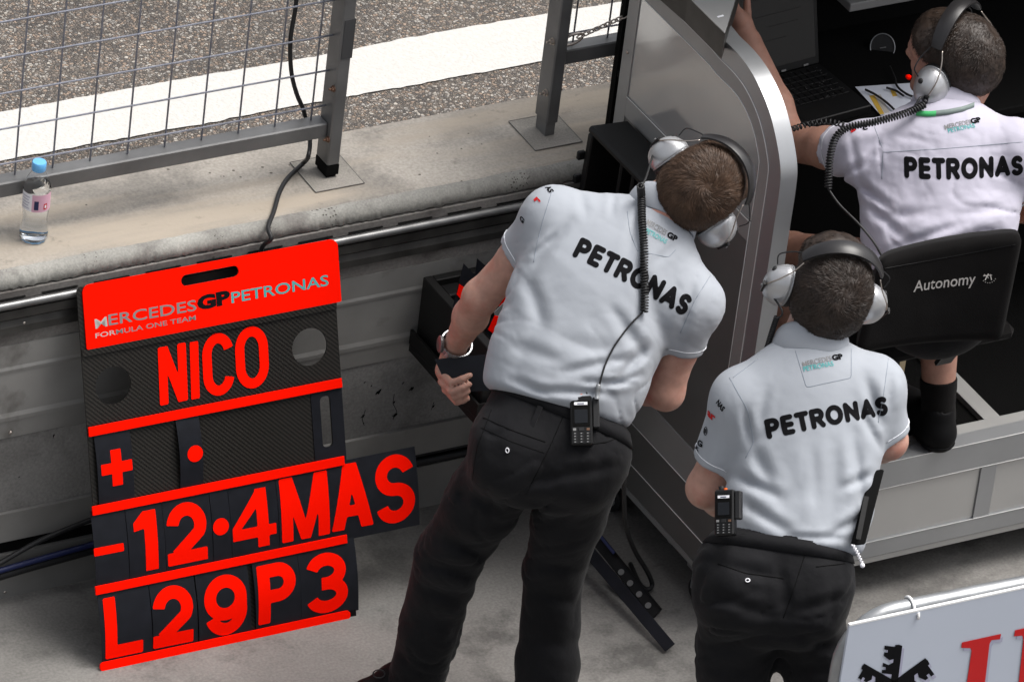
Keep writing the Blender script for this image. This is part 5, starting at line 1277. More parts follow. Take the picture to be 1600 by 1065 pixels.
def person(cfg):
    g = cfg; D = g['D']; sc = FPX/D
    O = g['O']; lat, upv = g['lat'], g['up']; fwd_ = nrm(np.cross(upv, lat)) 
    if fwd_ @ FW < 0: fwd_ = -fwd_
    P = empty('person', g['base'], g['label'], 'person')
    # --- shirt
    tor = g['torso']                                   # list of (point, half width)
    kf = g.get('kf', .66)
    fs = [cone(tor[i][0], tor[i+1][0], tor[i][1], tor[i+1][1], flat=fwd_, k=kf) for i in range(len(tor)-1)]
    sl, sr = g['shoulders']; nk = g['neck']
    core = union(fs, .03)
    shl = union([(cone(sl, sr, g.get('rs', .070), g.get('rs', .070), flat=fwd_, k=.85), .04), (cone(nk-upv*.045, sl, .060, .056), .04), (cone(nk-upv*.045, sr, .060, .056), .04), (cone(tor[-1][0], (sl+sr)/2, tor[-1][1]*.95, .12, flat=fwd_, k=kf), .04)], .05)
    slv = []
    for (a, e, hem, r0, r1) in g['sleeves']:
        ax = nrm(e-a); h = a+ax*hem; cc = cone(a, h+ax*.03, r0, r1)
        inner = cone(h+ax*.045, h+ax*.12, r1-.004, r1-.004)
        slv.append(lambda P_, cc=cc, h=h, ax=ax, inner=inner: smax(smax(cc(P_), (P_-h) @ ax, .003), -inner(P_), .002))
    fo = folds(g['folds'], O, lat, upv, D); rp = ripple(O, lat, upv, g.get('rsc', (10, 6, 16)), g.get('ramp', .003), g.get('seed', 0)); rp2 = ripple(O, lat, upv, (26, 14, 30), g.get('ramp', .003)*.22, 5+g.get('seed', 0))
    hemP, hemN = g['hem']
    def shirt(X):
        d = smin(core(X), shl(X), .05)
        for q in slv: d = smin(d, q(X), g.get('sk', .022))
        d = d+fo(X)+rp(X)*g['rmask'](X)+rp2(X)
        d = smax(d, (X-hemP) @ hemN, .02)
        return smax(d, -cone(nk-upv*.03, nk+upv*.2, .050, .055)(X), .004)
    pts = [p for p, _ in tor]+[sl, sr, nk]+[a+nrm(e-a)*h for a, e, h, _, _ in g['sleeves']]
    lo = np.min(pts, 0)-.20; hi = np.max(pts, 0)+.16
    V, F = surface(shirt, lo, hi, .0052); sh = npmesh('shirt', V, F, g['smat'], P); sb = bvh(V, F)
    for (a, e, hem, r0, r1) in g['sleeves']:
        ax = nrm(e-a); h = a+ax*hem; R = ring_on(sb, h-ax*.017, ax, -.0005, 60, .085)
        R = [p for p in R if np.linalg.norm(p-(h-ax*.017)) < r1*1.55]
        if len(R) > 20:
            b = MB(); b.tube(R, .0013, 5, closed=len(R) > 56); b.build('sleeve_piping', M['piping'], sh, True)
    # --- trousers
    legs = g['legs']; tr = []
    pel = g['pelvis']; tr.append(cone(pel[0], pel[1], pel[2], pel[3], flat=fwd_, k=.74)); bt_ = g['belt']
    for hp, kn_, an, r0, r1, r2, r3 in legs: 
        mid = hp*.5+kn_*.5; tr += [(cone(hp, mid, r0, (r0+r1)/2), .035), (cone(mid, kn_, (r0+r1)/2, r1), .02)]
        if r2: tr += [(cone(kn_, kn_*.45+an*.55, r1, r2), .02), (cone(kn_*.45+an*.55, an, r2, r3), .02)]
        tr.append((cone(hp-fwd_*(.035 if r2 else 0), hp-fwd_*(.03 if r2 else 0)-upv*.03, .085, .08), .05))
    tu = union(tr, .045); tf = folds(g['tfolds'], O, lat, upv, D); t1 = ripple(O, lat, upv, (7, 7, 13), .0042, 3+g.get('seed', 0)); t2 = ripple(O, lat, upv, (20, 20, 34), .0022, 9)
    cuts = [(an, nrm(an-kn_)) for hp, kn_, an, r0, r1, r2, r3 in legs if r2]+[(kn_, nrm(kn_-hp)) for hp, kn_, an, r0, r1, r2, r3 in legs if not r2]
    def trou(X):
        w_ = np.clip(((bt_-X) @ upv)/.10, .08, 1); d = tu(X)+tf(X)*.6+(t1(X)+t2(X))*w_
        d = smax(d, (X-bt_) @ upv-.006, .004)
        for c_, n_ in cuts:
            m = np.linalg.norm(X-c_, axis=1) < .25; d = np.where(m, smax(d, (X-c_) @ n_, .003), d)
        return d
    pts = [pel[0], pel[1]]+[q for l in legs for q in ((l[0], l[1], l[2]) if l[5] else (l[0], l[1]))]
    lo = np.min(pts, 0)-.14; hi = np.max(pts, 0)+.14
    V, F = surface(trou, lo, hi, .0062); tro = npmesh(g.get('tname', 'trousers'), V, F, M['trouser'], P); tbv = bvh(V, F)
    if g.get('beltband', True):
        bb_ = band_on(tbv, bt_-upv*.016, upv, .015, .0008, M['trouser'], 'waistband', tro, th=.0025)
    # --- body: one continuous skin
    sk = [cone(tor[0][0], tor[-1][0], tor[0][1]-.03, tor[-1][1]-.03, flat=fwd_, k=kf*.9), (cone(sl, sr, .045, .045), .03), (cone((sl+sr)/2-upv*.03, nk, .07, .058), .03), (cone(pel[0], pel[1], pel[2]-.03, pel[3]-.03, flat=fwd_, k=.65), .03)]
    c, r, f, u, hs = g['head']; sk += [(cone(nk-upv*.02, np.array(c)-u*.055*hs-f*.03*hs, .061, .058*hs), .025)]
    for hpt in head_parts(c, r, f, u, hs): sk.append(hpt if isinstance(hpt, tuple) else (hpt, .02))
    for J, R in g['arms']: 
        for q in chain_(J, R): sk.append((q, .018))
    for q in g['hands']: sk.append(q if isinstance(q, tuple) else (q, .010))
    for hp, kn_, an, r0, r1, r2, r3 in legs: sk += [(cone(hp, kn_, min(r0-.02, .07), .05), .02), (cone(kn_, kn_*.6+an*.4, .048, .048 if r2 else .047), .02), (cone(kn_*.6+an*.4, an, .047, .034), .02)]
    skf = union(sk, .02)
    pts = [c+u*.14, c-u*.1, c+f*.13, sl, sr, pel[0]]+[q for l in legs for q in l[:3]]+[q for J, R in g['arms'] for q in J]
    V, F = surface(skf, np.min(pts, 0)-.13, np.max(pts, 0)+.13, .0042); body = npmesh('body', V, F, g['skin'], P)
    make_hair(P, c, r, f, u, g['hair'], hs, g.get('nh', 9000), g['whorl'], seed=g.get('seed', 1)+3, L=g.get('hl', .016), thick=g.get('ht', .011), bald=g.get('bald', 0))
    colr = collar(sb, nk+g.get('cax', upv)*g.get('co', .018), g.get('cax', upv), g.get('cr', .066), g.get('ch', .022), fwd_, g['smat'], sh)
    return P, sh, sb, tro, tbv, body, bvh(V, F)
def shoe(par, heel, toe, ank, label=None):
    d = nrm((toe-heel)*np.array((1, 1, 0))); l = np.linalg.norm((toe-heel)[:2]); sd = np.cross(d, (0, 0, 1)); z = np.array((0, 0, 1.0)); g0 = heel[2]
    fs = union([cone(heel+z*.035+d*.03, heel+z*.033+d*l*.5, .036, .036), (cone(heel+z*.033+d*l*.5, toe+z*.028-d*.04, .040, .034), .03), (cone(heel+d*.04+z*.04, heel+d*.045+z*.085, .036, .038), .03), (cone(heel+d*.09+z*.06, toe-d*.09+z*.04, .03, .02), .03)], .02)
    f2 = lambda P: smax(smax(fs(P), (g0+.012)-P[:, 2], .004), -cone(heel+d*.045+z*.085, heel+d*.04+z*.2, .028, .03)(P), .003)
    lo = np.minimum(heel, toe)-.08; hi = np.maximum(heel, toe)+np.array((.08, .08, .16)); V, F = surface(f2, lo, hi, .0042, 6); s_ = npmesh('shoe', V, F, M['shoe'], par)
    f3 = lambda P: smax(smax(np.minimum(fs(P), 1)-.004, P[:, 2]-(g0+.020), .003), (g0+.001)-P[:, 2], .003)
    V, F = surface(f3, lo, hi, .0042, 6); npmesh('sole', V, F, M['shoe'], s_)
    return s_

# ================================================================== first man: leaning
D1 = dep(at(875, 640, Z=.93)); J = lambda x, y, d=0.0: jd(x, y, D1+d)
sl, sr = J(866, 344, .03), J(1078, 474, .01); lat = nrm(sr-sl)
S0 = J(877, 622, .0); S4 = J(968, 405, .03); upv = nrm(S4-S0); lat = nrm(lat-upv*(lat @ upv))
nk1 = J(1038, 325, .03)
le, lw = J(751, 464, .17), J(710, 543, .345); re, rw = J(1040, 612, .10), J(965, 590, .28)
c1h = J(1088, 296, .035)
u1 = nrm(VW(.69, .46, .56)); r1 = VW(.60, -.80, .04); r1 = nrm(r1-u1*(r1 @ u1)); f1 = np.cross(u1, r1)
if f1 @ FW < 0: f1 = -f1
hipL, hipR = at(806, 700, Z=.85), at(912, 712, Z=.85); kneL, kneR = at(702, 868, Z=.49), at(866, 890, Z=.50); ankL, ankR = at(650, 1062, Z=.07), at(846, 1150, Z=.08)
# left hand holding a plate: explicit finger joints
Hk = lambda x, y, d: jd(x, y, D1+d)
hd = [cone(lw, Hk(700, 572, .352), .025, .024), (cone(Hk(692, 580, .350), Hk(700, 600, .350), .0165, .0155), .012)]
fingers = [[(688, 582, .335), (705, 598, .298), (722, 592, .290), (734, 586, .292)], [(690, 596, .335), (706, 612, .298), (722, 606, .290), (733, 600, .292)], [(696, 608, .338), (710, 620, .305), (722, 616, .297), (731, 611, .298)], [(704, 616, .342), (714, 627, .315), (723, 625, .306), (730, 622, .306)]]
for fgr in fingers:
    pp = [Hk(*q) for q in fgr]
    for i in range(3): hd.append((cone(pp[i], pp[i+1], .0090-.0008*i, .0084-.0008*i), .0035))
thumb = [Hk(688, 570, .35), Hk(682, 560, .335), Hk(690, 572, .322)]
pp = [Hk(700, 560, .35), Hk(716, 575, .37), Hk(735, 585, .372), Hk(750, 588, .37)]
for i in range(3): hd.append((cone(pp[i], pp[i+1], .013-.0015*i, .0115-.0015*i), .006))
hr = hand(rw, J(930, 580, .33)-rw, -lat, upv, .7)
fold1 = [((985, 565), (880, 590), .010, .007), ((1000, 590), (935, 615), .008, .007), ((1010, 545), (965, 600), .012, .010), ((880, 575), (800, 545), .016, .005), ((955, 622), (830, 618), .009, .008), ((800, 600), (860, 625), .010, .006),
         ((1005, 560), (950, 480), .014, .006), ((1040, 545), (1000, 430), .020, .006), ((830, 425), (890, 350), .012, .006), ((826, 440), (850, 520), .016, .006), ((862, 470), (800, 590), .022, .005), ((835, 400), (868, 372), .007, .005), ((990, 605), (905, 605), .007, .006), ((880, 540), (960, 560), .018, .004),
         ((1060, 530), (1085, 440), .012, .005), ((1000, 335), (975, 420), .012, .0035), ((1060, 380), (1020, 420), .010, .003), ((960, 300), (955, 340), .008, .003), ((905, 295), (915, 340), .010, .002)]
tf1 = [((700, 760), (790, 790), .016, .010), ((815, 760), (960, 735), .012, .010), ((820, 785), (920, 800), .014, .008), ((690, 830), (760, 860), .016, .012), ((655, 870), (740, 885), .012, .012), ((660, 905), (735, 930), .016, .012), ((640, 950), (720, 960), .020, .008),
       ((835, 870), (905, 880), .014, .012), ((830, 910), (900, 930), .016, .010), ((815, 980), (900, 1000), .020, .008), ((730, 680), (720, 800), .016, .006), ((880, 700), (830, 780), .020, .010), ((780, 620), (770, 720), .018, .005), ((950, 660), (930, 760), .016, .006)]
cfg = dict(D=D1, O=S0, lat=lat, up=upv, base=(*((ankL+ankR)/2)[:2], 0), label='man in pale grey polo and black trousers leaning sideways over the plate box',
    torso=[(J(868, 655, -.0), .140), (J(877, 610, .0), .158), (J(893, 560, .0), .166), (J(910, 505, .01), .163), (J(938, 450, .02), .172)], shoulders=(sl, sr), neck=nk1, rs=.068,
    sleeves=[(sl, le, .118, .066, .053), (sr, re, .105, .066, .052)], folds=fold1, ramp=.0030, rsc=(5.5, 4, 13), seed=2, rmask=lambda X: np.clip(1.15-((X-S0) @ upv)/.30, .22, 1.0),
    hem=(J(871, 640, 0), -nrm(upv*.93-lat*.10)), smat=M['shirt'], pelvis=(J(868, 645, .005), J(858, 690, .01), .143, .150), belt=J(871, 628, .0),
    legs=[(hipL, kneL, ankL, .092, .072, .068, .064), (hipR, kneR, ankR, .094, .064, .068, .074)], tfolds=tf1, head=(c1h, r1, f1, u1, .93), hair=M['hair_brown'], whorl=(.08, -.78, .55), skin=M['skin'],
    arms=[([sl, sl*.5+le*.5, le, le*.62+lw*.38, lw], [.045, .040, .037, .0365, .0245]), ([sr, sr*.5+re*.5, re, re*.6+rw*.4, rw], [.044, .042, .038, .038, .026])], hands=hd+hr, nh=26000, hl=.017, ht=.010)
man1, sh1, sb1, tr1, tb1, bd1, bb1 = person(cfg)
band = lambda: None
shoe(man1, at(672, 1085, Z=.0)*1.0, at(545, 1102, Z=0.0), ankL); hl = at(850, 1180, Z=0); shoe(man1, hl, hl+np.array((.14, .20, 0)), ankR)
b = MB(); lc = at(592, 1052, Z=.085); b.tube([lc+VW(math.cos(a)*.013, math.sin(a)*.009, .0) for a in np.linspace(0, 2*PI, 21)[:-1]], .0016, 6, closed=True); b.build('shoelace', M['rubber'], man1, True)
big_print(sb1, (893, 400), (1068, 495), 34, sh1, 742, bendk=.004)
small_print(sb1, (1009, 350), (1039, 368), 9, 'MERCEDES', M['grey_plastic'], sh1, 742); small_print(sb1, (1041, 369), (1056, 378), 9.5, 'GP', M['black_text'], sh1, 742, .05); small_print(sb1, (1008, 363), (1040, 381), 8, 'PETRONAS', M['teal'], sh1, 742, .015)
# sleeve prints
def sleeve_print(bv, p0, p1, hpx, s, mat, par, sc): 
    try: small_print(bv, p0, p1, hpx, s, mat, par, sc, .04)
    except Exception as e: print('sleeve print', s, e)
sleeve_print(sb1, (852, 293), (859, 302), 8, 'AS', M['black_text'], sh1, 742); sleeve_print(sb1, (834, 312), (841, 320), 7, 'r', M['logo_red'], sh1, 742); sleeve_print(sb1, (812, 342), (818, 350), 7, 'G', M['black_text'], sh1, 742)
# collar seams, yoke and sleeve seams
stitch(sb1, [(862, 300), (848, 345), (838, 385), (834, 410)], M['seam'], sh1, 'sleeve_seam', .0009, 0); stitch(sb1, [(1110, 430), (1085, 470), (1063, 520)], M['seam'], sh1, 'sleeve_seam', .0009, 0)
stitch(sb1, [(996, 392), (1045, 402), (1056, 390)], M['seam'], sh1, 'yoke_seam', .0008, 0); stitch(sb1, [(980, 330), (984, 362), (996, 392)], M['seam'], sh1, 'yoke_seam', .0008, 0)
# pockets
stitch(tb1, [(755, 652), (800, 672), (852, 690)], M['black_matte'], tr1, 'pocket_seam', .0013, 0); stitch(tb1, [(752, 668), (800, 690), (850, 707)], M['black_matte'], tr1, 'pocket_seam', .001, 0)
stitch(tb1, [(915, 695), (950, 690), (972, 680)], M['black_matte'], tr1, 'pocket_seam', .0013, 0); stitch(tb1, [(880, 650), (858, 700), (822, 772)], M['black_matte'], tr1, 'seat_seam', .001, 0)
stitch(tb1, [(768, 640), (745, 700), (738, 750)], M['black_matte'], tr1, 'side_seam', .001, 0)
l, n_ = hit(tb1, 793, 703)
if l is not None: b = MB(); e1 = nrm(np.cross(n_, UP)); b.tube([l+n_*.002+e1*math.cos(a)*.0035+np.cross(n_, e1)*math.sin(a)*.005 for a in np.linspace(0, 2*PI, 13)[:-1]], .0012, 6, closed=True); b.build('pocket_button', M['label_white'], tr1, True)
for xx in (838, 955): 
    l, n_ = hit(tb1, xx, 650)
    if l is not None: b = MB(); b.bar(l+upv*.022+n_*.004, l-upv*.024+n_*.003, .011, .003, up=n_); b.build('belt_loop', M['trouser'], tr1)
hs1 = headset(c1h, r1, f1, u1, 'silver and black headset on the leaning man, its curly lead down his back', .95)
# coiled lead down the back
cp = [c1h-r1*.128+u1*(-.02)-f1*.0+VW(0, 0, .005), J(1003, 283, -.06), J(1000, 292, -.075)]
b = MB(); b.tube(bez([c1h-r1*.125-u1*.030+f1*.01, J(1010, 276, -.045), J(1001, 292, -.07)], 8), .0024, 7); b.build('lead', M['rubber'], hs1, True)
P = surf_path(sb1, [(1002, 304), (1004, 360), (1004, 420), (1002, 488)], .0105, 8); P = [J(1001, 290, -.072)]+list(smooth_pts(P, 4)); cc = coil(P, .0072, .0023, .0060); cc.build('coiled_lead', M['rubber'], hs1, True)
P = surf_path(sb1, [(1002, 488), (985, 505), (965, 530), (948, 560), (938, 590), (934, 606)], .005, 8); b = MB(); b.tube(smooth_pts(P, 3), .0021, 7); b.build('lead', M['rubber'], hs1, True)
l, n_ = hit(tb1, 908, 660); 
if l is None: l = J(908, 660, -.1)
rc = l+nrm(-FW)*.022; rc = rc+(J(908, 656)-J(908, 660))
radio(rc, VW(1, .03, .05), UP, VW(-.08, .20, 1), 'black two-way radio with aerial clipped to the belt of the leaning man')
b = MB(); e_ = J(935, 598, 0); q0, _ = hit(sb1, 935, 600); 
if q0 is not None: b.lathe([(.004, 0), (.0055, .003), (.0055, .012), (.0048, .013), (.0048, .026), (.006, .028), (.006, .031)], q0+nrm(-FW)*.010, VW(-.1, -.95, .0), 12); b.build('lead_plug', M['galv'], hs1, 'auto')
# watch
wax = nrm(lw-le); wc = lw-wax*.012; t = empty('wristwatch', wc, 'steel bracelet wristwatch on the left wrist of the leaning man', 'watch')
x_ = nrm(np.cross(wax, FW)); y_ = np.cross(wax, x_); N = 26
for k in range(N):
    a = 2*PI*k/N; a2 = 2*PI*(k+.86)/N
    def pt(a, rr, h): return wc+(x_*math.cos(a)+y_*math.sin(a))*rr+wax*h
    Rr = .0325; b = MB(); hw = .0085
    b.hexa([pt(a, Rr, -hw), pt(a2, Rr, -hw), pt(a2, Rr, hw), pt(a, Rr, hw), pt(a, Rr+.003, -hw), pt(a2, Rr+.003, -hw), pt(a2, Rr+.003, hw), pt(a, Rr+.003, hw)]); b.build('bracelet_link', M['alu'] if k % 2 else M['galv'], t)
cdn = nrm(-RT*.9-FW*.2-wax*(-(RT*.9+FW*.2) @ wax)); b = MB(); b.lathe([(.017, 0), (.019, .003), (.019, .007), (.016, .009)], wc+cdn*.030, cdn, 24); wcase = b.build('watch_case', M['steel_rail'], t, 'auto')
# plate in the hand
t = empty('held_plate', J(725, 585, .30), 'plain black plate held in the left hand of the leaning man', 'plate')
pq = [Hk(679, 561, .318), Hk(772, 552, .306), Hk(764, 610, .308), Hk(703, 613, .314)]; b = MB(); b.prism(pq, FW*.002); b.build('plate_sheet', M['plate'], t)

# ================================================================== second man: upright, right
D2 = dep(at(1215, 840, Z=.97)); J = lambda x, y, d=0.0: jd(x, y, D2+d)
sl, sr = J(1164, 626, .02), J(1362, 606, .04); S0b = J(1238, 842, .02); S4 = J(1270, 610, .04); up2 = nrm(S4-S0b); lat2 = nrm(sr-sl); lat2 = nrm(lat2-up2*(lat2 @ up2))
nk2 = J(1268, 536, .03); le, lw = J(1104, 762, .12), J(1160, 800, .30); re, rw = J(1388, 688, .10), J(1355, 700, .32)
c2h = J(1292, 455, .03)
u2 = nrm(VW(.32, .58, .72)); f2h = VW(0, .75, -.60); f2h = nrm(f2h-u2*(f2h @ u2)); r2h = np.cross(f2h, u2)
hipL, hipR = at(1154, 905, Z=.88), at(1262, 915, Z=.88); kneL, kneR = at(1143, 1130, Z=.5), at(1280, 1130, Z=.5); ankL, ankR = at(1135, 1350, Z=.08), at(1262, 1360, Z=.08)
hd = hand(lw, J(1200, 800, .34)-lw, up2, -lat2, .7)+hand(rw, J(1320, 705, .36)-rw, up2, lat2, .7)
fold2 = [((1300, 700), (1290, 830), .020, .006), ((1262, 690), (1275, 820), .016, .004), ((1330, 680), (1345, 790), .014, .007), ((1360, 740), (1310, 765), .010, .007), ((1358, 800), (1290, 838), .010, .008), ((1150, 745), (1215, 780), .012, .008), ((1160, 790), (1230, 835), .012, .008), ((1175, 700), (1200, 760), .014, .006),
         ((1372, 660), (1350, 590), .012, .006), ((1385, 640), (1392, 590), .010, .005), ((1168, 690), (1160, 640), .010, .006), ((1180, 690), (1235, 660), .012, .003), ((1215, 840), (1320, 842), .008, .006), ((1195, 610), (1180, 660), .010, .003), ((1340, 640), (1375, 700), .010, .005), ((1250, 760), (1205, 800), .020, .004)]
tf2 = [((1110, 880), (1210, 905), .014, .008), ((1190, 960), (1105, 930), .014, .010), ((1225, 960), (1320, 930), .012, .010), ((1215, 985), (1110, 1010), .018, .008), ((1235, 990), (1310, 1010), .016, .010), ((1100, 1040), (1190, 1050), .016, .008), ((1250, 1040), (1310, 1050), .016, .008), ((1210, 880), (1222, 970), .012, .006), ((1120, 820), (1110, 900), .014, .006), ((1300, 870), (1290, 960), .014, .006)]
cfg = dict(D=D2, O=S0b, lat=lat2, up=up2, base=(*((ankL+ankR)/2)[:2], 0), label='man in pale grey polo shirt standing upright in front of the grey timing stand',
    torso=[(J(1228, 870, .02), .132), (J(1238, 825, .02), .143), (J(1252, 775, .03), .142), (J(1260, 720, .03), .136), (J(1266, 665, .04), .146)], shoulders=(sl, sr), neck=nk2, rs=.066,
    sleeves=[(sl, le, .155, .066, .053), (sr, re, .115, .062, .048)], folds=fold2, ramp=.0022, rsc=(13, 5, 4.5), seed=4, rmask=lambda X: np.clip(1.1-((X-S0b) @ up2)/.32, .2, 1.0),
    hem=(J(1238, 856, .02), -up2), smat=M['shirt'], pelvis=(J(1220, 862, .02), J(1205, 905, .02), .140, .142), belt=J(1236, 842, .02),
    legs=[(hipL, kneL, ankL, .090, .072, .07, .07), (hipR, kneR, ankR, .078, .062, .066, .068)], tfolds=tf2, head=(c2h, r2h, f2h, u2, .96), hair=M['hair_dark'], whorl=(.05, -.72, .68), skin=M['skin'],
    arms=[([sl, sl*.5+le*.5, le, le*.6+lw*.4, lw], [.045, .042, .040, .038, .026]), ([sr, sr*.5+re*.5, re, re*.6+rw*.4, rw], [.044, .042, .038, .038, .026])], hands=hd, nh=24000, hl=.012, ht=.009)
man2, sh2, sb2, tr2, tb2, bd2, bb2 = person(cfg)
for a in (ankL, ankR): shoe(man2, np.array((a[0]-.02, a[1]-.05, 0)), np.array((a[0]+.08, a[1]+.22, 0)), a)
big_print(sb2, (1199, 686), (1388, 648), 31, sh2, 760, bendk=.004)
small_print(sb2, (1255, 573), (1300, 563), 8, 'MERCEDES', M['grey_plastic'], sh2, 760); small_print(sb2, (1301, 563), (1318, 560), 9, 'GP', M['black_text'], sh2, 760, .05); small_print(sb2, (1256, 580), (1303, 571), 7.5, 'PETRONAS', M['teal'], sh2, 760, .015)
stitch(sb2, [(1243, 548), (1260, 605), (1330, 590), (1330, 545)], M['seam'], sh2, 'yoke_seam', .0009, 0)
stitch(sb2, [(1140, 590), (1168, 640), (1178, 690), (1165, 715)], M['seam'], sh2, 'sleeve_seam', .0009, 0); stitch(sb2, [(1185, 560), (1145, 590)], M['seam'], sh2, 'shoulder_seam', .0009, 0); stitch(sb2, [(1388, 560), (1380, 620), (1372, 660)], M['seam'], sh2, 'sleeve_seam', .0009, 0)
sleeve_print(sb2, (1119, 629), (1129, 643), 9, 'NAS', M['black_text'], sh2, 760); sleeve_print(sb2, (1106, 648), (1118, 659), 9, 'ar', M['logo_red'], sh2, 760); sleeve_print(sb2, (1090, 694), (1098, 699), 9, 'G', M['black_text'], sh2, 760); sleeve_print(sb2, (1087, 700), (1093, 706), 5, 'K', M['black_text'], sh2, 760)
l, n_ = hit(sb2, 1103, 673)
if l is not None:
    e1 = nrm(np.cross(n_, UP)); e2 = np.cross(n_, e1); b = MB(); b.tube([l+n_*.0012+e1*math.cos(a)*.0072+e2*math.sin(a)*.0082 for a in np.linspace(0, 2*PI, 25)[:-1]], .0008, 4, closed=True); b.build('round_emblem', M['black_text'], sh2, True)
    for k in (-1, 0, 1): b = MB(); b.bar(l+n_*.0013+e1*k*.0032-e2*.0045, l+n_*.0013+e1*k*.0032+e2*.0045, .0012, .0008, up=n_); b.build('emblem_bar', M['black_text'], sh2)
stitch(tb2, [(1122, 880), (1165, 895), (1225, 903)], M['black_matte'], tr2, 'pocket_seam', .0013, 0); stitch(tb2, [(1275, 885), (1320, 880)], M['black_matte'], tr2, 'pocket_seam', .0013, 0); stitch(tb2, [(1258, 865), (1240, 920), (1224, 965)], M['black_matte'], tr2, 'seat_seam', .001, 0)
l, n_ = hit(tb2, 1168, 906)
if l is not None: b = MB(); e1 = nrm(np.cross(n_, UP)); b.tube([l+n_*.002+e1*math.cos(a)*.0045+np.cross(n_, e1)*math.sin(a)*.0035 for a in np.linspace(0, 2*PI, 13)[:-1]], .0012, 6, closed=True); b.build('pocket_button', M['label_white'], tr2, True)
hs2 = headset(c2h, r2h, f2h, u2, 'silver and black headset on the man standing upright', .97)
b = MB(); P = [c2h-r2h*.130-u2*.03+f2h*.01, J(1222, 485, -.02), J(1212, 500, .0), J(1205, 520, .03), J(1196, 560, .08)]; 
cc = coil(bez([J(1214, 494, -.01), J(1207, 515, .01), J(1198, 545, .04)], 8), .0048, .0018, .0046); cc.build('coiled_lead', M['rubber'], hs2, True)
b.tube(bez(P[:3], 8), .0022, 7); b.build('lead', M['rubber'], hs2, True)
l, n_ = hit(tb2, 1135, 815)
rc = J(1131, 800, -.105) if l is None else l+nrm(-FW)*.018+(J(1131, 796)-J(1135, 815))
radio(rc, VW(.93, .05, .35), UP, VW(-.35, .15, .93), 'black two-way radio below the left sleeve of the man standing upright', .90, False)
# battery pack at the right hip with strap end
t = empty('battery_pack', J(1348, 812, .0), 'flat black battery pack at the right hip of the man standing upright', 'battery')
b = MB(); o_ = J(1330, 852, -.07); b.obox(o_, J(1352, 850, -.07)-o_, J(1360, 735, .0)-J(1330, 852, -.07), FW*.03, .003); b.build('pack_body', M['black_matte'], t)
b = MB(); b.bar(J(1341, 842, -.076), J(1354, 775, -.045), .010, .002, up=-FW); b.build('pack_clip', M['black_plastic'], t)
cc = coil([J(1332, 850, -.075), J(1341, 866, -.075), J(1347, 880, -.075)], .0028, .0016, .006); cs = cc.build('strap_end', M['label_white'], t, True)
b = MB(); b.lathe([(.001, 0), (.005, .003), (.005, .009), (.001, .012)], J(1346, 878, -.075), VW(.3, -1, 0), 10); b.build('strap_tip', M['label_white'], t, True)

# ================================================================== third man: seated in the stand
D3 = dep(at(1480, 160, Z=1.32)); J = lambda x, y, d=0.0: jd(x, y, D3+d)
sl, sr = J(1352, 238, .0), J(1592, 236, -.03); S0c = J(1462, 405, .0); S4 = J(1476, 235, .02); up3 = nrm(S4-S0c); lat3 = nrm(sr-sl); lat3 = nrm(lat3-up3*(lat3 @ up3))
nk3 = J(1478, 168, .02); le = at(1234, 224, Z=1.075); lw = le+VW(-.088, .225, -.06); re, rw = J(1660, 330, .1), J(1600, 330, .3)
c3h = J(1490, 96, .03); f3h = VW(-.85, .36, -.40); u3 = VW(.28, .62, .73); u3 = nrm(u3-nrm(f3h)*(u3 @ nrm(f3h))); f3h = nrm(f3h); r3h = np.cross(f3h, u3)
hipL, hipR = J(1415, 425, .03), J(1500, 425, .0); kneL = at(1236, 398, Z=.80); kneR = at(1498, 432, Z=.82)+np.array((0, .08, 0)); ankL = at(1214, 560, Z=.46); ankR = at(1466, 640, Z=.46)
hd = hand(lw, VW(-.35, .9, -.1), VW(.8, .3, .3), VW(0, .1, -1), .5)+hand(rw, J(1560, 320, .36)-rw, up3, lat3, .6)
fold3 = [((1345, 290), (1400, 340), .010, .008), ((1355, 320), (1420, 385), .012, .007), ((1370, 345), (1460, 340), .012, .005), ((1400, 395), (1500, 360), .010, .007), ((1440, 400), (1560, 365), .010, .006), ((1350, 270), (1370, 240), .008, .006), ((1300, 280), (1350, 262), .008, .006), ((1330, 215), (1345, 285), .009, .004),
         ((1570, 330), (1500, 345), .012, .005), ((1400, 215), (1460, 230), .010, .002), ((1375, 215), (1378, 275), .004, .003), ((1280, 215), (1286, 275), .006, .003), ((1390, 375), (1450, 310), .014, .006)]
cfg = dict(D=D3, O=S0c, lat=lat3, up=up3, base=(kneR[0], kneR[1], .36), label='man in white shirt seated at the dark desk of the timing stand, face turned left', tname='shorts',
    torso=[(J(1460, 425, .0), .145), (J(1462, 390, .0), .156), (J(1468, 340, .0), .160), (J(1474, 290, .01), .160)], shoulders=(sl, sr), neck=nk3, rs=.064,
    sleeves=[(sl, le, .105, .062, .058), (sr, re, .12, .062, .056)], folds=fold3, ramp=.0055, rsc=(6, 4, 15), seed=6, rmask=lambda X: np.clip(1.15-((X-S0c) @ up3)/.30, .25, 1.0),
    hem=(J(1460, 440, .0), -up3), smat=M['shirt_white'], pelvis=(J(1460, 430, .02), J(1460, 455, .02), .15, .15), belt=J(1461, 425, .0), beltband=False,
    legs=[(hipL, kneL, ankL, .088, .075, None, None), (hipR, kneR, ankR, .088, .075, None, None)], tfolds=[((1300, 400), (1400, 420), .01, .004)], head=(c3h, r3h, f3h, u3, .98), hair=M['hair_dark'], whorl=(.35, -.62, .68), skin=M['skin_dark'],
    arms=[([sl, sl*.5+le*.5, le, le*.62+lw*.38, lw], [.046, .045, .040, .040, .029]), ([sr, sr*.5+re*.5, re, re*.6+rw*.4, rw], [.045, .044, .04, .04, .027])], hands=hd, nh=15000, hl=.008, ht=.005, bald=.024)
man3, sh3, sb3, tr3, tb3, bd3, bb3 = person(cfg)
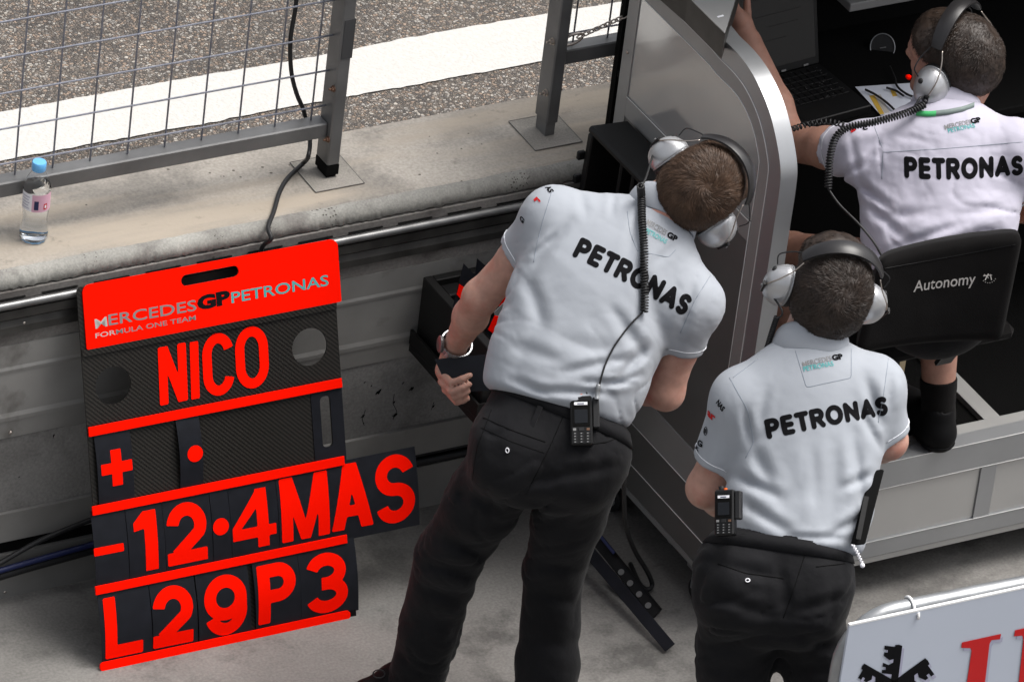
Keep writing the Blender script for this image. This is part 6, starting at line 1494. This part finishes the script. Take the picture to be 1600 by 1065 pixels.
big_print(sb3, (1413, 278), (1598, 274), 33, sh3, 718, bendk=-.002)
small_print(sb3, (1477, 203), (1518, 194), 8, 'MERCEDES', M['grey_plastic'], sh3, 718); small_print(sb3, (1518, 194), (1534, 190), 9, 'GP', M['black_text'], sh3, 718, .05); small_print(sb3, (1482, 208), (1524, 199), 7, 'PETRONAS', M['teal'], sh3, 718, .015)
stitch(sb3, [(1380, 238), (1480, 232), (1598, 222)], M['seam'], sh3, 'yoke_seam', .0008, 0); stitch(sb3, [(1365, 195), (1380, 235), (1378, 280)], M['seam'], sh3, 'sleeve_seam', .0009, 0); stitch(sb3, [(1282, 205), (1284, 240), (1298, 288)], M['seam'], sh3, 'cuff_seam', .0009, 0)
sleeve_print(sb3, (1330, 208), (1338, 203), 7, 'a', M['logo_red'], sh3, 718); sleeve_print(sb3, (1349, 204), (1356, 202), 7, 'c', M['black_text'], sh3, 718)
hs3 = headset(c3h, r3h, f3h, u3, 'silver headset with a red knob on the seated man', 1.0, boom=-1)
b = MB(); cu = c3h-r3h*.12-u3*.05; A_ = J(1425, 158, -.03)
cc = coil(bez([J(1445, 163, -.07), J(1418, 176, -.085), J(1370, 190, -.09), J(1330, 198, -.085), J(1308, 212, -.085), J(1297, 245, -.09), J(1294, 295, -.09)], 8), .0068, .0024, .0062); cc.build('coiled_lead', M['rubber'], hs3, True)
cc = coil(bez([J(1322, 196, -.05), J(1290, 190, -.02), J(1260, 195, -.01), J(1235, 203, -.04), J(1219, 210, -.05)], 8), .0055, .0020, .011); cc.build('coiled_lead', M['rubber'], hs3, True)
b.tube(bez([cu, J(1440, 152, -.07), J(1430, 165, -.08)], 6), .003, 7); b.build('lead', M['rubber'], hs3, True)
b = MB(); b.tube(bez([J(1294, 295, -.09), J(1312, 320, -.10), J(1342, 350, -.12), J(1365, 378, -.13), J(1378, 400, -.13)], 8), .0026, 7); b.build('lead', M['rubber'], hs3, True)
# lanyard
lp0 = surf_path(sb3, [(1432, 178), (1450, 180), (1480, 177), (1505, 172), (1522, 166)], .004, 4)
if len(lp0) > 4:
    P = smooth_pts(lp0, 2); t = empty('lanyard', P[0], 'green and grey lanyard round the neck of the seated man', 'lanyard'); k = len(P)//3
    for seg_, mm in ((P[:k+1], 'green'), (P[k:], 'lanyard_grey')):
        V = []; F = []
        for i, p in enumerate(seg_):
            V += [p-up3*.006, p+up3*.006, p+up3*.006-FW*.001, p-up3*.006-FW*.001]
            if i: F += [((i-1)*4+q, (i-1)*4+(q+1) % 4, i*4+(q+1) % 4, i*4+q) for q in range(4)]
        mk('strap', V, F, M[mm], t, True)
# sock and shoes
for an, nm in ((ankR, 'r'), (ankL, 'l')):
    kn_ = kneR if nm == 'r' else kneL; dd = nrm(kn_-an); rc_ = [(.0405, -.01), (.0385, .03), (.0405, .045), (.0395, .05), (.042, .065), (.0425, .088), (.040, .090)] 
    b = MB(); b.lathe(rc_, an-dd*.012, dd, 28); b.build('sock', M['chair_fabric'], man3, 'auto')
hl = np.array((ankR[0], ankR[1]-.050, .372)); s3 = shoe(man3, hl, hl+np.array((-.015, .28, 0)), ankR)
q = at(1470, 645, Z=.455); b = MB(); b.obox(q+VW(-.009, 0, .012), VW(.018, 0, 0), VW(0, .006, 0), VW(0, 0, .001)); b.build('heel_tab', M['label_white'], s3)
hl2 = np.array((ankL[0], ankL[1]-.05, .372)); shoe(man3, hl2, hl2+np.array((-.02, .27, 0)), ankL)
# chair
chx = empty('office_chair', (1.33, -.72, .36), 'black cloth-backed chair under the seated man with white printed name', 'chair')
YC = -.93
TLc, TRc, BRc, BLc = J(1376, 408, -.19), J(1600, 368, -.19), J(1566, 536, -.11), J(1338, 556, -.11)
bn_ = nrm(np.cross(TRc-TLc, TLc-BLc)); 
if bn_ @ FW > 0: bn_ = -bn_
V = []; F = []; NU, NV = 30, 20
def bp(u, v, off=0.0):
    p = (TLc*(1-u)+TRc*u)*v+(BLc*(1-u)+BRc*u)*(1-v); cr = .028*(1-(2*u-1)**2)*1.0; ed = 0
    e = min(u, 1-u)*.3; e2 = min(v, 1-v)*.25; rr = .012; bev = 0
    for x in (e, e2): bev += max(0, 1-x/rr)**2*.010
    return p-bn_*(cr+bev)+bn_*(off+.0012*float(vnoise(np.array([[u*9, v*7, 3.0]]))[0]))
ct = (TLc+TRc+BRc+BLc)/4
def cornerfix(u, v):
    # round the corners by pulling the parameter in
    a, c_ = 2*u-1, 2*v-1; m = max(abs(a), abs(c_)); l_ = (abs(a)**16+abs(c_)**16)**(1/16) if m > 0 else 1
    k_ = m/l_ if l_ else 1; return (a*k_+1)/2, (c_*k_+1)/2
for s_ in (0, 1):
    for j in range(NV+1):
        for i in range(NU+1):
            u, v = cornerfix(i/NU, j/NV); V.append(bp(u, v, 0 if s_ == 0 else -.035))
n1_ = (NU+1)*(NV+1)
for j in range(NV):
    for i in range(NU):
        a = j*(NU+1)+i; F.append((a, a+1, a+NU+2, a+NU+1)); F.append((a+n1_, a+n1_+NU+1, a+n1_+NU+2, a+n1_+1))
bd = [i for i in range(NU+1)]+[j*(NU+1)+NU for j in range(1, NV+1)]+[NV*(NU+1)+i for i in range(NU-1, -1, -1)]+[j*(NU+1) for j in range(NV-1, 0, -1)]
for k in range(len(bd)): a, c_ = bd[k], bd[(k+1) % len(bd)]; F.append((a+n1_, c_+n1_, c_, a))
mk('backrest', V, F, M['chair_fabric'], chx, True); cbv = bvh(V, F)
P = surf_path(cbv, [(1378, 420), (1480, 402), (1592, 381)], .0005, 6); b = MB(); b.tube(P, .0008, 4); b.build('cloth_seam', M['black_plastic'], chx, True)
a_, ex, ey, n_, L_ = frame_on(cbv, (1427, 456), (1526, 443)); V2, F2 = font_text('Autonomy', 1, 1, .006, .25); W_, H_ = V2.max(0); V2 = V2*np.array((L_/W_, L_/W_*1.15)); print_on(cbv, V2, F2, a_, ex, ey, n_, M['silver_print'], 'lettering', chx)
cx_, n_ = hit(cbv, 1545, 430)
if cx_ is not None:
    for k in range(16):
        a = math.radians(-135+k*18); q = cx_+n_*.001+VW(math.cos(a)*.016, math.sin(a)*.016, 0); b = MB(); b.lathe([(.0011, 0), (.0011, .0006)], q, n_, 6); b.build('emblem_dot', M['silver_print'], chx)
    for A, B_ in (((-.008, -.010), (.002, .009)), ((.002, .009), (.006, -.010)), ((-.012, -.001), (.010, .001)), ((-.010, .002), (.0, -.006))): b = MB(); b.bar(cx_+n_*.001+VW(*A, 0), cx_+n_*.001+VW(*B_, 0), .0018, .0006, up=n_); b.build('emblem_star', M['silver_print'], chx)
b = MB(); b.box((1.14, -.80, .735), (1.52, -.42, .775), .015); b.build('seat', M['chair_fabric'], chx)
b = MB(); b.tube([(1.33, -.60, .40), (1.33, -.60, .735)], .025, 14); b.build('gas_column', M['black_plastic'], chx, True)
for k in range(5):
    a = 2*PI*k/5+.4; b = MB(); b.bar((1.33, -.56, .39), (1.33+math.cos(a)*.10, -.56+math.sin(a)*.10, .376), .03, .012); b.build('chair_foot', M['black_plastic'], chx)
b = MB(); b.bar((1.33, -.80, .72), (1.33, -.90, .90), .04, .01, up=(0, 1, 0)); b.build('back_support', M['black_plastic'], chx)
# elbow rest shadow piece under left wrist: nothing needed
